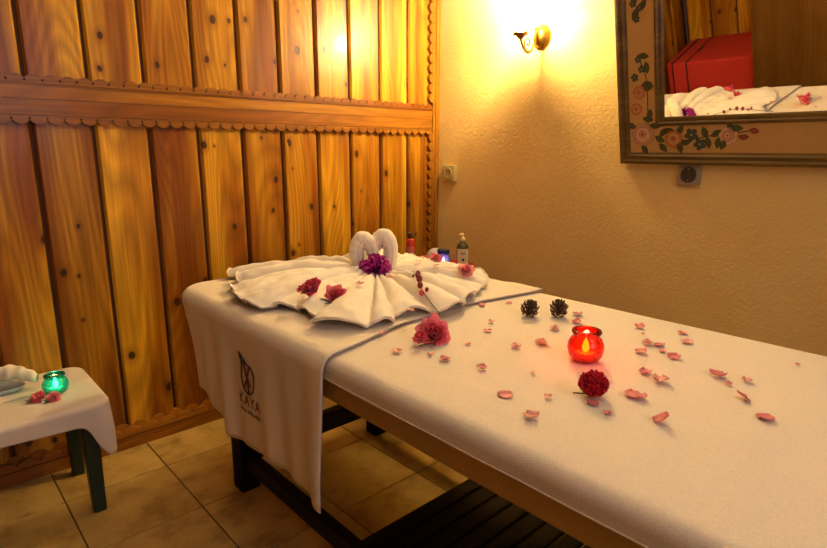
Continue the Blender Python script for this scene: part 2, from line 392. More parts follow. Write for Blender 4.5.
for lx in LX:
    for ly in LY:
        m = MB(); m.box((lx-0.031, ly-0.031, 0), (lx+0.031, ly+0.031, 0.53), TB, 0.004)
        m.box((lx-0.033, ly-0.012, 0.02), (lx-0.030, ly-0.006, 0.5), TB); m.box((lx-0.033, ly+0.006, 0.02), (lx-0.030, ly+0.012, 0.5), TB)
        m.build('leg', M_darkwood, bed, angle=40)
for lx in LX:
    MB().box((lx-0.016, LY[1]+0.031, 0.078), (lx+0.016, LY[0]-0.031, 0.128), TB, 0.003).build('side_rail', M_darkwood, bed, angle=40)
for ly in LY:
    MB().box((LX[0]+0.031, ly-0.016, 0.088), (LX[1]-0.031, ly+0.016, 0.157), TB, 0.003).build('end_rail', M_darkwood, bed, angle=40)
k = 0; y = -1.12
while y > -2.17:
    MB().box((LX[0]-0.02, y-0.045, 0.128), (LX[1]+0.02, y, 0.142), TB, 0.003).build('shelf_slat', M_darkwood, bed, angle=40); y -= 0.0525

# rounded-rectangle path helper: list of (x, y, nx, ny)
def arc(cx, cy, r, a0, a1, n): return [(cx+r*math.cos(a0+(a1-a0)*i/n), cy+r*math.sin(a0+(a1-a0)*i/n), math.cos(a0+(a1-a0)*i/n), math.sin(a0+(a1-a0)*i/n)) for i in range(n+1)]
class Path:
    def __init__(s, pts):
        s.p = pts; s.s = [0]
        for a, b in zip(pts, pts[1:]): s.s.append(s.s[-1]+math.hypot(b[0]-a[0], b[1]-a[1]))
        s.L = s.s[-1]
    def at(s, t):
        t = max(0, min(s.L, t)); j = 0
        while j < len(s.s)-2 and s.s[j+1] < t: j += 1
        q = (t-s.s[j])/max(1e-9, s.s[j+1]-s.s[j]); a, b = s.p[j], s.p[j+1]
        v = [a[i]+(b[i]-a[i])*q for i in range(4)]; n = math.hypot(v[2], v[3]) or 1
        return v[0], v[1], v[2]/n, v[3]/n
def drape(path, ztop, r, inner, hang, fold, ns, nv=18, ni=8, wr=0.0015):
    """cloth: inner rows, rolled edge, hanging skirt"""
    def skirt(s, d):
        x, y, nx, ny = path.at(s); q = r*PI/2
        if d < q: a = d/r; off = r*math.sin(a); z = ztop - r*(1-math.cos(a))
        else: off = r; z = ztop - r - (d-q)
        off += fold(s, max(0, ztop-z-r*0.5))
        return Vector((x+nx*off, y+ny*off, z))
    mb = MB(); rows = []
    for j in range(ni):
        t = j/ni; row = []
        for i in range(ns+1):
            s = path.L*i/ns; x, y, nx, ny = path.at(s); X, Y = inner(s, x, y, t)
            row.append((X, Y, ztop + wr*nz(X, Y, 1, 9)*2 + wr*nz(X, Y, 3, 25)))
        rows.append(row)
    q = r*PI/2
    ds = [q*i/5 for i in range(5)]
    for j in range(5+nv):
        row = []
        for i in range(ns+1):
            s = path.L*i/ns; H = ztop - hang(s)     # drop
            dmax = q + max(0.001, H - r)
            d = q*j/5 if j < 5 else q + (dmax-q)*(j-5)/(nv-1)
            row.append(tuple(skirt(s, d)))
        rows.append(row)
    n = ns+1; vs = [v for r_ in rows for v in r_]; fs = [(j*n+i, (j+1)*n+i, (j+1)*n+i+1, j*n+i+1) for j in range(len(rows)-1) for i in range(ns)]
    mb.add(vs, fs); return mb, skirt, rows

# sheet over the bed
rc = 0.05; r = 0.024
x0, x1, y0, y1 = BX0+r, BX1-r, BY0+r, BY1-r
pts = [((x0+x1)/2, y1, 0, 1)] + arc(x1-rc, y1-rc, rc, PI/2, 0, 5) + [(x1, y1-rc-(y1-y0-2*rc)*k/20, 1, 0) for k in range(1, 20)] + arc(x1-rc, y0+rc, rc, 0, -PI/2, 5) + arc(x0+rc, y0+rc, rc, -PI/2, -PI, 5) + [(x0, y0+rc+(y1-y0-2*rc)*k/20, -1, 0) for k in range(1, 20)] + arc(x0+rc, y1-rc, rc, PI, PI/2, 5) + [((x0+x1)/2, y1, 0, 1)]
ph = Path(pts)
def inner_rect(s, x, y, t):
    cx = (x0+x1)/2; Y = min(max(y, y0+0.35), y1-0.35)
    return cx+(x-cx)*t, Y+(y-Y)*t
mb, sk, rows = drape(ph, BZ, r, inner_rect, lambda s: 0.604+0.004*nz(s, 0, 0, 6), lambda s, d: 0.002+0.0015*nz(s, d, 0, 9), 260, 8, 22, 0.0012)
sheet = tag(mb.build('bed_sheet', M_sheet), 'cream terry sheet stretched over the whole padded bed, petals scattered on it', 'sheet')
sheet_hem = MB().tube([sk(ph.L*i/300, r*PI/2+0.020) - Vector((0, 0, 0.0)) for i in range(300)], 0.0016, 6).build('hem', M_hem, sheet)

# head towel with logo
LYN = -1.19
x0, y1 = BX0+0.03-0.006, BY1-0.03+0.006; rc = 0.055
pts = [(x0, LYN+(y1-rc-LYN)*k/30, -1, 0) for k in range(30)] + arc(x0+rc, y1-rc, rc, PI, PI/2, 10) + [(x0+rc+0.62*k/20, y1, 0, 1) for k in range(1, 21)]
tp = Path(pts); S1 = (y1-rc)-LYN; S2 = S1+rc*PI/2
def towel_inner(s, x, y, t):
    X = -0.728; 
    if s < S1:
        q = s/S1; Y = LYN+(BY1-0.06-LYN)*q; xx = X+(x-X)*t; yy = Y+(y-Y)*t
        yy += 0.055*math.sin(PI*t)**1.2*(1-q)**2 + 0.03*(1-t)*(1-q)**2
        return xx, yy
    X, Y = -0.728, BY1-0.06+0.03*(s-S1)/(tp.L-S1)
    return X+(x-X)*t, Y+(y-Y)*t
def towel_hang(s):
    h = 0.325+0.01*math.sin(s*9)
    if s < 0.06: h += 0.0
    q = max(0, min(1, (s-S1+0.30)/0.24)); h += 0.06*q*q*(3-2*q)
    return h
def towel_fold(s, d):
    e = math.exp(-((s-S1-0.02)/0.10)**2)
    a = min(1, d/0.25)
    lg = 1-0.85*math.exp(-((s-0.31)/0.07)**2)
    v = 0.003+a*(0.007*math.sin(s*31+0.6)*(0.25+0.75*min(1, s/0.55)) + 0.006*math.sin(s*57+d*4))*lg + -e*0.030*a
    v += 0.012*a*math.exp(-((s-0.02)/0.05)**2)
    return v
mb, sk, rows = drape(tp, BZ+0.006, 0.034, towel_inner, towel_hang, towel_fold, 200, 24, 26, 0.0022)
tw = tag(mb.build('head_towel', M_towel), 'large white towel with embroidered logo draped over the head of the bed', 'towel')
solid(tw, 0.0028)
edge = [Vector(rows[j][0])+Vector((0, 0, 0.002)) for j in range(len(rows))]
MB().tube(edge, 0.0011, 6).build('edge_piping', M_border, tw)['label'] = 'grey lilac edge piping'
MB().tube([Vector(rows[-1][i]) for i in range(0, 201)], 0.0024, 6).build('hem', M_hem, tw)
# embroidered logo mapped on the hanging part
def onskirt(yw, zw, lift=0.0048):
    s = yw-LYN; d = 0.034*PI/2 + (BZ+0.006-0.034-zw); p = sk(s, d)
    a = sk(s+0.004, d)-sk(s-0.004, d); b = sk(s, d+0.004)-sk(s, d-0.004); n = b.cross(a).normalized()
    if n.x > 0: n = -n
    return p+n*lift
def text_mesh(body, size, width=None):
    cu = bpy.data.curves.new('t', 'FONT'); cu.body = body; cu.size = size; cu.space_character = 1.12; cu.offset = 0.0006; cu.resolution_u = 3
    o = bpy.data.objects.new('t', cu); COL.objects.link(o); bpy.context.view_layer.update()
    me = bpy.data.meshes.new_from_object(o.evaluated_get(bpy.context.evaluated_depsgraph_get()))
    vs = [v.co.copy() for v in me.vertices]; fs = [tuple(p.vertices) for p in me.polygons]
    bpy.data.objects.remove(o); bpy.data.curves.remove(cu); bpy.data.meshes.remove(me)
    mx = max(v.x for v in vs); mn = min(v.x for v in vs)
    k = (width/(mx-mn)) if width else 1
    return [((v.x-mn)*k, v.y) for v in vs], fs
M_thread_b = mat('brown_thread', '#6b3a1c', 0.7); M_thread_k = mat('dark_thread', '#1d2a2c', 0.7)
LOY = -0.818
vs, fs = text_mesh('KAYA', 0.040, 0.104)
MB().add([onskirt(LOY-a, 0.438+b) for a, b in vs], fs).build('embroidered_name', M_thread_b, tw, smooth=False)
vs, fs = text_mesh('SPA & WELLNESS', 0.0125, 0.104)
MB().add([onskirt(LOY-a, 0.419+b) for a, b in vs], fs).build('embroidered_tagline', M_thread_k, tw, smooth=False)
def stroke(pts, n=10):
    out = []
    for i in range(len(pts)-1):
        p0 = pts[max(i-1, 0)]; p1 = pts[i]; p2 = pts[i+1]; p3 = pts[min(i+2, len(pts)-1)]
        for k in range(n):
            t = k/n; out.append(tuple(0.5*((2*p1[q])+(-p0[q]+p2[q])*t+(2*p0[q]-5*p1[q]+4*p2[q]-p3[q])*t*t+(-p0[q]+3*p1[q]-3*p2[q]+p3[q])*t**3) for q in range(len(p1))))
    out.append(tuple(pts[-1])); return out
leaf = stroke([(-0.010, 0.583), (-0.022, 0.556), (-0.018, 0.523), (-0.026, 0.497), (-0.046, 0.484), (-0.068, 0.492), (-0.078, 0.515), (-0.080, 0.540), (-0.066, 0.556), (-0.046, 0.560), (-0.028, 0.572), (-0.010, 0.583)])
mb = MB(); mb.tube([onskirt(LOY+a*1.0, b-0.012) for a, b in leaf], 0.0017, 5)
mb.build('embroidered_leaf_outline', M_thread_k, tw)
mb = MB()
for st in ([(-0.030, 0.568), (-0.040, 0.540), (-0.046, 0.520), (-0.052, 0.486)], [(-0.058, 0.553), (-0.046, 0.525), (-0.030, 0.497)], [(-0.044, 0.530), (-0.062, 0.505)]):
    mb.tube([onskirt(LOY+a, b-0.012) for a, b in stroke(st, 6)], 0.0022, 5)
mb.build('embroidered_letter_strokes', M_thread_b, tw)

# ---------------------------------------------------------------- fanned towel
FC = Vector((-1.03, -0.77)); ZT = BZ+0.0085
outl = [(-1.285, -1.14), (-1.202, -1.143), (-1.15, -1.175), (-1.074, -1.175), (-1.0, -1.14), (-0.93, -1.13), (-0.843, -1.075), (-0.767, -0.93), (-0.72, -0.78), (-0.71, -0.65), (-0.74, -0.55), (-0.82, -0.50), (-0.97, -0.47), (-1.09, -0.45), (-1.2, -0.43), (-1.31, -0.42), (-1.38, -0.50), (-1.445, -0.66), (-1.46, -0.84), (-1.43, -0.885), (-1.41, -0.95), (-1.415, -1.02), (-1.37, -1.08), (-1.33, -1.125)]
pol = sorted((math.atan2(b-FC.y, a-FC.x) % (2*PI), math.hypot(a-FC.x, b-FC.y)) for a, b in outl)
def Rout(p):
    p %= 2*PI
    for (a, ra), (b, rb) in zip(pol, pol[1:]+[(pol[0][0]+2*PI, pol[0][1])]):
        for q in (p, p+2*PI):
            if a <= q < b: t = (q-a)/(b-a); t = t*t*(3-2*t); return ra+(rb-ra)*t
    return pol[0][1]
random.seed(11)
rid = [0]; SK = [random.choice((0.7, 0.85, 1.2, 1.4)) for _ in range(60)]
while rid[-1] < 2*PI-0.2: rid.append(rid[-1]+random.uniform(0.13, 0.29))
rid = [a*2*PI/rid[-1] for a in rid]; amp = [random.uniform(0.7, 1.25) for _ in rid]; LN = [random.uniform(-0.10, 0.03) for _ in rid]
def ridge(p):
    p %= 2*PI
    for k in range(len(rid)-1):
        if rid[k] <= p <= rid[k+1]:
            t = (p-rid[k])/(rid[k+1]-rid[k]); tt = t**SK[k]; s = math.sqrt(max(0, 1-(2*tt-1)**2))
            return s*amp[k], k
    return 0, 0
def fan_h(p, q):
    rg, _ = ridge(p + 0.10*(1-q)*math.sin(3*p))
    base = 0.024*(1-q)**0.8 + 0.003
    if 0.55 < (p % (2*PI)) < 3.6: base += 0.012*(1-q**3)     # thicker pile towards the head
    a = 0.036*min(1, 0.30+1.3*q)*(1-0.30*max(0, q-0.7)/0.3)
    if q > 0.93: base *= (1-q)/0.07*0.9+0.1
    return base + a*rg
def fan_fn(u, v):
    p = u*2*PI; q = v; rg, t = ridge(p)
    h = fan_h(p, q)
    ro = Rout(p)*(0.965+0.045*rg+LN[t])
    lean = 0.16*rg*q*(0.5+0.5*math.sin(p*1.0+1))   # ridges lean over their neighbours
    ang = p+lean*0.35
    rad = 0.012+(ro-0.012)*q
    x = FC.x+rad*math.cos(ang); y = FC.y+rad*math.sin(ang)
    x = max(x, -1.475)
    return (x, y, ZT+h+0.008*nz(x, y, 2, 19)+0.004*nz(x, y, 4, 45)*(1-q*0.3)+0.001)
ft = tag(MB().grid(fan_fn, 520, 46, True).build('fanned_towel', M_fan), 'white towel fanned out in radiating pleats on the head of the bed', 'towel')
solid(ft, 0.004, 1)
MB().tube([Vector(fan_fn(i/520, 1))+Vector((0, 0, 0.002)) for i in range(521)], 0.0026, 6).build('hem', M_fan, ft)
def fz(x, y):
    a = math.atan2(y-FC.y, x-FC.x); q = min(1, math.hypot(x-FC.x, y-FC.y)/Rout(a)); return ZT+fan_h(a, q)+0.004

# ---------------------------------------------------------------- rolled towel heart
e1 = Vector((0.785, -0.62, 0)); e3 = Vector((-0.62, -0.785, 0)); HB = Vector((-1.028, -0.766, 0.672))
TH = frame_matrix(HB - e1*0.004, e1*0.89, -e3, (0, 0, 0.95))      # local x right, y away from the camera, z up
def roll_towel(pts, label):
    p = [Vector(a) for a in stroke(pts, 9)]; n = len(p)
    rad = [0.0255*(1-0.22*max(0, (i/n-0.75)/0.25)) * (1+0.03*math.sin(i*1.1)) for i in range(n)]
    rad[-1] *= 0.45; rad[-2] *= 0.8
    m = MB(); m.tube(p, rad, 16); o = m.build('rolled_towel', M_fan)
    spiral = []
    o.matrix_world = TH; tag(o, label, 'towel'); subd(o, 1)
    e = MB(); q = [a+Vector((0.006, -0.0250, 0)) for a in p[2:-8]]; e.tube(q, 0.0011, 5).build('rolled_edge', M_hem, o)
    return o
roll_towel([(-0.046, 0, -0.012), (-0.052, 0, 0.03), (-0.056, 0, 0.07), (-0.054, 0, 0.10), (-0.040, 0, 0.123), (-0.020, 0, 0.116), (-0.006, 0, 0.092), (0.0, -0.003, 0.07)], 'rolled white towel curved into the left half of a heart')
roll_towel([(0.040, 0.005, -0.012), (0.050, 0.005, 0.03), (0.057, 0.005, 0.07), (0.056, 0.008, 0.105), (0.042, 0.012, 0.128), (0.022, 0.018, 0.124), (0.008, 0.026, 0.102), (0.006, 0.032, 0.080)], 'rolled white towel curved into the right half of a heart')

# ---------------------------------------------------------------- flowers
def petal_patch(mb, T, w, l, cup, ruf, seed, nu=6, nv=5, tip=0.0):
    rnd = random.Random(seed); ph1 = rnd.uniform(0, 6); 
    def fn(u, v):
        a = (u-0.5)*2; ww = w*(math.sin(PI*(0.12+0.80*v))**0.7)*(1-tip*v)
        return (a*ww, l*v*(1-0.12*a*a), cup*(a*a*0.9+v*v*0.6)*l + ruf*l*math.sin(5*a+ph1)*v*v)
    mb.grid(fn, nu, nv, False, T)
def bloom(mb, R0, seed, layers=(3, 5, 6, 8, 9), ruf=0.13, flat=1.0, T=None, split=None):
    rnd = random.Random(seed); nl = len(layers)
    for k, n in enumerate(layers):
        o = 0.18+0.85*k/(nl-1)
        for i in range(n):
            th = 2*PI*(i+0.5*k)/n+rnd.uniform(-0.2, 0.2); w = min(1.15, 1.9*PI/n*0.85); r1, r2 = rnd.uniform(0.88, 1.1), rnd.uniform(0, 6)
            def fn(u, v, th=th, w=w, o=o, r1=r1, r2=r2):
                a = (u-0.5)*2; e = v**0.65*(1-0.26*a*a*v)
                rad = R0*r1*o*e*(0.75+0.25*v) + R0*0.03; hh = R0*flat*((1.0-0.72*o)*v*1.15 + 0.28*v*o*(1-0.7*v)) + R0*ruf*0.6*math.sin(3.2*a+r2)*v*v
                rad += R0*ruf*0.45*math.cos(4*a+r2)*v*v
                return (rad*math.cos(th+a*w), rad*math.sin(th+a*w), hh*r1)
            mb.mi = 0 if (split is None or k < split) else 1
            mb.grid(fn, 9, 6, False, T)
    mb.mi = 0
def leaf_patch(mb, T, l, w):
    mb.grid(lambda u, v: ((u-0.5)*2*w*math.sin(PI*min(0.98, v+0.02))**0.8, l*v, 0.15*l*math.sin(PI*v)-0.3*w*abs(u-0.5)), 4, 6, False, T)
def E(loc, rx=0, ry=0, rz=0, s=1): return Matrix.Translation(loc) @ Matrix.Rotation(R(rz), 4, 'Z') @ Matrix.Rotation(R(ry), 4, 'Y') @ Matrix.Rotation(R(rx), 4, 'X') @ Matrix.Scale(s, 4)
CAMZ = -38.3   # z rotation that turns local -y towards the camera

def flower(name, label, loc, R0, mats, seed, tilt=50, zr=CAMZ, leaves=2, bud=False, ruf=0.13, flat=1.0, layers=(3, 5, 6, 8, 9)):
    t = thing(name, label, 'flower', loc)
    T = E((0, 0, R0*0.45), tilt, 0, zr)
    m = MB(); bloom(m, R0, seed, layers, ruf, flat, T @ Matrix.Translation((0, 0, -R0*0.35)), split=max(1, len(layers)-2)); solid(m.build('bloom', mats, t), 0.0004)
    if leaves:
        m = MB(); rnd = random.Random(seed+5)
        for k in range(leaves): leaf_patch(m, E((-R0*0.75*math.cos(k), -R0*0.3*k, R0*0.12), 20, 0, 60+50*k+rnd.uniform(-20, 20)), R0*0.8, R0*0.22)
        m.tube([(0, 0, R0*0.15), (-R0*0.7, -R0*0.2, R0*0.10), (-R0*1.3, -R0*0.15, R0*0.06)], 0.0011, 6)
        m.build('stem', M_leafg, t)
    if bud:
        m = MB(); bloom(m, R0*0.42, seed+3, (3, 4, 5), 0.1, 1.6, E((-R0*1.1, -R0*0.15, R0*0.35), 10, -35, 0)); m.build('bud', [M_pinkd, M_pinkd], t)
    return t
PN = Vector((-0.62, -0.785, 0))
flower('rose', 'large ruffled pink rose with a red bud, lying before the fanned towel', (-1.262, -1.258, BZ+0.002), 0.037, [M_pinkd, M_pink], 3, 55, CAMZ, 2, True, 0.16)
flower('rose', 'deep pink rose, left one of the pair lying on the left towel pleats', (-1.340, -0.905, fz(-1.340, -0.905)+0.006), 0.025, [M_pinkd, M_pinkd], 7, 50, CAMZ-30, 1, True, 0.2)
flower('rose', 'wide open pink rose, right one of the pair lying on the left towel pleats', (-1.300, -0.955, fz(-1.300, -0.955)+0.006), 0.030, [M_pinkd, M_pink], 8, 60, CAMZ+20, 1, False, 0.2)
flower('rose', 'pale pink rose on the right of the fanned towel below the pump bottle', (-0.885, -1.005, fz(-0.885, -1.005)+0.001), 0.025, [M_pink, M_pale], 9, 35, CAMZ, 0, False, 0.2)
flower('rose', 'small pink rose behind the fanned towel, left of the blue candle jar', (-0.830, -0.825, fz(-0.83, -0.825)+0.002), 0.019, [M_pink, M_pink], 10, 40, CAMZ, 0, False, 0.18)
# bougainvillea cluster
t = thing('bougainvillea_bouquet', 'magenta bougainvillea bunch at the foot of the towel heart', 'flower', tuple(HB + PN*0.046 + Vector((0, 0, 0.034)))); t.scale = (1.22,)*3
m = MB(); rnd = random.Random(4); w_ = MB(); lv = MB()
for k in range(70):
    zt = rnd.uniform(-0.35, 1); a = rnd.uniform(0, 2*PI); rr_ = math.sqrt(max(0, 1-zt*zt))
    d = Vector((rr_*math.cos(a)*1.35, rr_*math.sin(a), zt*0.9)); d = Matrix.Rotation(R(55), 3, 'X') @ d; d = Matrix.Rotation(R(CAMZ), 3, 'Z') @ d
    q = d.to_track_quat('Y', 'Z').to_matrix().to_4x4(); q = Matrix.Translation(d*0.006) @ q @ Matrix.Rotation(rnd.uniform(0, 6), 4, 'Y')
    m.grid(lambda u, v: ((u-0.5)*2*0.0105*math.sin(PI*min(0.97, v*0.93+0.05))**0.9, 0.033*v, 0.006*math.sin(PI*v)+0.008*(u-0.5)**2*4*v), 4, 5, False, q)
    if k % 12 == 0: MB().sphere(tuple(d*0.031), 0.0025, n=8).build('floret', M_stamen, t)
    if k % 9 == 0: lv.grid(lambda u, v: ((u-0.5)*2*0.006*math.sin(PI*min(0.97, v+0.02)), 0.036*v, 0), 3, 4, False, q)
solid(m.build('bracts', M_mag, t), 0.0003); lv.build('leaves', M_leafg, t)
# bud twig on the towel
tz = lambda x, y, k=0.004: (x, y, fz(x, y)+k)
t = thing('bud_twig', 'brown twig with dark red buds lying on the right towel pleats', 'flower', (-1.10, -1.04, 0))
TT = Matrix.Translation((1.10, 1.04, 0))
path = [tz(-1.03, -0.935), tz(-1.065, -0.985, 0.008), tz(-1.10, -1.035, 0.006), tz(-1.125, -1.085), tz(-1.152, -1.165)]
MB().tube(stroke(path, 5), 0.0013, 6, TT).build('twig', M_stem, t)
for k, (x, y, dz, rr_) in enumerate([(-1.055, -0.985, 0.016, 0.0055), (-1.078, -1.005, 0.012, 0.004), (-1.092, -1.03, 0.010, 0.0065), (-1.108, -1.05, 0.007, 0.006), (-1.122, -1.07, 0.005, 0.0055), (-1.118, -1.085, 0.009, 0.004), (-1.04, -0.95, 0.012, 0.003)]):
    rr_ *= 1.3; m = MB(); m.sphere(tz(x, y, dz), rr_, rr_*0.9, rr_*1.25, 10, TT); m.build('bud', mat('maroon_bud', '#7d1a28', 0.5) if k != 4 else M_pinkd, t)

# crimson flower
t = thing('crimson_celosia', 'dense round crimson flower head on the sheet in front of the red jar', 'flower', (-1.258, -1.628, BZ+0.002))
m = MB(); rnd = random.Random(8); RC = 0.027
for k in range(190):
    zt = 1-2*(k+0.5)/190; a = k*2.39996; s_ = math.sqrt(1-zt*zt); d = Vector((s_*math.cos(a), s_*math.sin(a), zt*0.86)); L_ = rnd.uniform(0.85, 1.12)
    q = Matrix.Translation(d*RC*0.62*L_+Vector((0, 0, RC*0.83))) @ d.to_track_quat('Z', 'Y').to_matrix().to_4x4() @ Matrix.Rotation(rnd.uniform(0, 6), 4, 'Z')
    for j in range(3):
        qq = q @ Matrix.Rotation(j*2*PI/3, 4, 'Z')
        m.grid(lambda u, v: ((u-0.5)*0.0062*math.sin(PI*(0.15+0.75*v)), 0.0005+0.0038*v, 0.0065*v+0.001*math.sin(9*u)), 3, 3, False, qq)
m.build('florets', M_crim, t)
MB().sphere((0, 0, RC*0.83), RC*0.72, RC*0.72, RC*0.66, 14).build('flower_core', M_crim, t)
MB().tube([(0.0, 0.0, 0.004), (-0.012, 0.016, 0.003), (-0.018, 0.026, 0.0025)], 0.0013, 6).build('stem', M_leafg, t)

# pine cones
def cone(label, loc, rz, tilt):
    t = thing('pine_cone', label, 'pine cone', loc, (0, 0, R(rz)), 'pine cones')
    T = E((0, 0, 0.019), tilt, 0, 0) @ Matrix.Translation((0, 0, -0.017))
    m = MB(); n = 62
    for k in range(n):
        v = (k+0.5)/n; a = k*2.39996; z = 0.036*v; rad = 0.0185*math.sin(PI*(0.22+0.70*v))**0.8
        q = T @ Matrix.Translation((0, 0, z)) @ Matrix.Rotation(a, 4, 'Z') @ Matrix.Translation((rad*0.45, 0, 0)) @ Matrix.Rotation(R(-15-35*v), 4, 'Y')
        l = rad*(0.86+0.12*math.sin(k*5.1)); w_ = 0.0042; m.mi = 0
        m.add([(0, -w_*0.4, 0), (l*0.7, -w_, 0.0004), (l, -w_*0.5, 0.002), (l*1.05, 0, 0.0028), (l, w_*0.5, 0.002), (l*0.7, w_, 0.0004), (0, w_*0.4, 0), (l*0.8, 0, -0.0022)],
              [(0, 1, 2, 3, 4, 5, 6), (1, 0, 7), (2, 1, 7), (3, 2, 7), (4, 3, 7), (5, 4, 7), (6, 5, 7)], q)
        m.mi = 1; m.add([(l*0.86, -w_*0.8, 0.0016), (l*1.06, -w_*0.4, 0.0032), (l*1.12, 0, 0.0042), (l*1.06, w_*0.4, 0.0032), (l*0.86, w_*0.8, 0.0016), (l*0.98, 0, 0.0056)], [(0, 1, 5), (1, 2, 5), (2, 3, 5), (3, 4, 5), (4, 0, 5)], q)
    m.build('scales', [M_cone, M_conet], t, smooth=False)
    MB().lathe([(0.0001, 0.001), (0.005, 0.003), (0.0075, 0.012), (0.0065, 0.025), (0.003, 0.032), (0.0001, 0.037)], 12, T).build('cone_core', M_cone, t)
cone('brown open pine cone, the left one, further from the red jar', (-0.961, -1.283, BZ), 20, 18)
cone('brown open pine cone, the right one, nearer the red jar', (-0.908, -1.331, BZ), 140, -14)

# votive jars
def votive(name, label, loc, gm, s=1.0, lightcol=(1, .55, .2), lp=0.25, squat=1.0):
    t = thing(name, label, 'candle holder', loc)
    pr = [(0.0001, 0.001), (0.020, 0.001), (0.026, 0.004), (0.032, 0.014), (0.0345, 0.026), (0.0335, 0.037), (0.029, 0.047), (0.0245, 0.052), (0.0250, 0.055), (0.0275, 0.058), (0.0285, 0.061), (0.0270, 0.0645), (0.0245, 0.0645), (0.0235, 0.061), (0.0225, 0.053), (0.027, 0.046), (0.0315, 0.037), (0.0325, 0.026), (0.030, 0.015), (0.0245, 0.006), (0.0001, 0.005)]
    MB().lathe([(a*s, b*s*squat) for a, b in pr], 40).build('glass_jar', gm, t)
    c = MB().lathe([(0.0001, 0.006*s), (0.017*s, 0.006*s), (0.0172*s, 0.017*s), (0.0165*s, 0.017*s), (0.0165*s, 0.0155*s), (0.0001, 0.0155*s)], 24).build('tealight', [M_wax], t)
    fl = MB().lathe([(0.0001, 0.017*s), (0.0055*s, 0.021*s), (0.0075*s, 0.027*s), (0.0045*s, 0.038*s), (0.0001, 0.048*s)], 12).build('flame', M_flame, c)
    l = light(name+'_light', 'POINT', (0, 0, 0.03*s), lp, lightcol, 0.006); l.parent = t
    return t
G_red = glass('red_glass', '#ff5c2c', 0.15); G_teal = glass('teal_glass', '#4cc4b8', 0.2); G_blue = glass('violet_blue_glass', '#9a98e6', 0.3)
votive('red_votive_jar', 'glowing round red glass candle jar on the sheet between the petals', (-1.122, -1.532, BZ+0.001), G_red, 1.0, (1, .6, .25), 0.2, 0.97)
votive('teal_votive_jar', 'glowing round teal glass candle jar on the small side table', (-1.797, -0.235, 0.354), G_teal, 0.98, (.6, 1, .9), 0.09, 0.9)

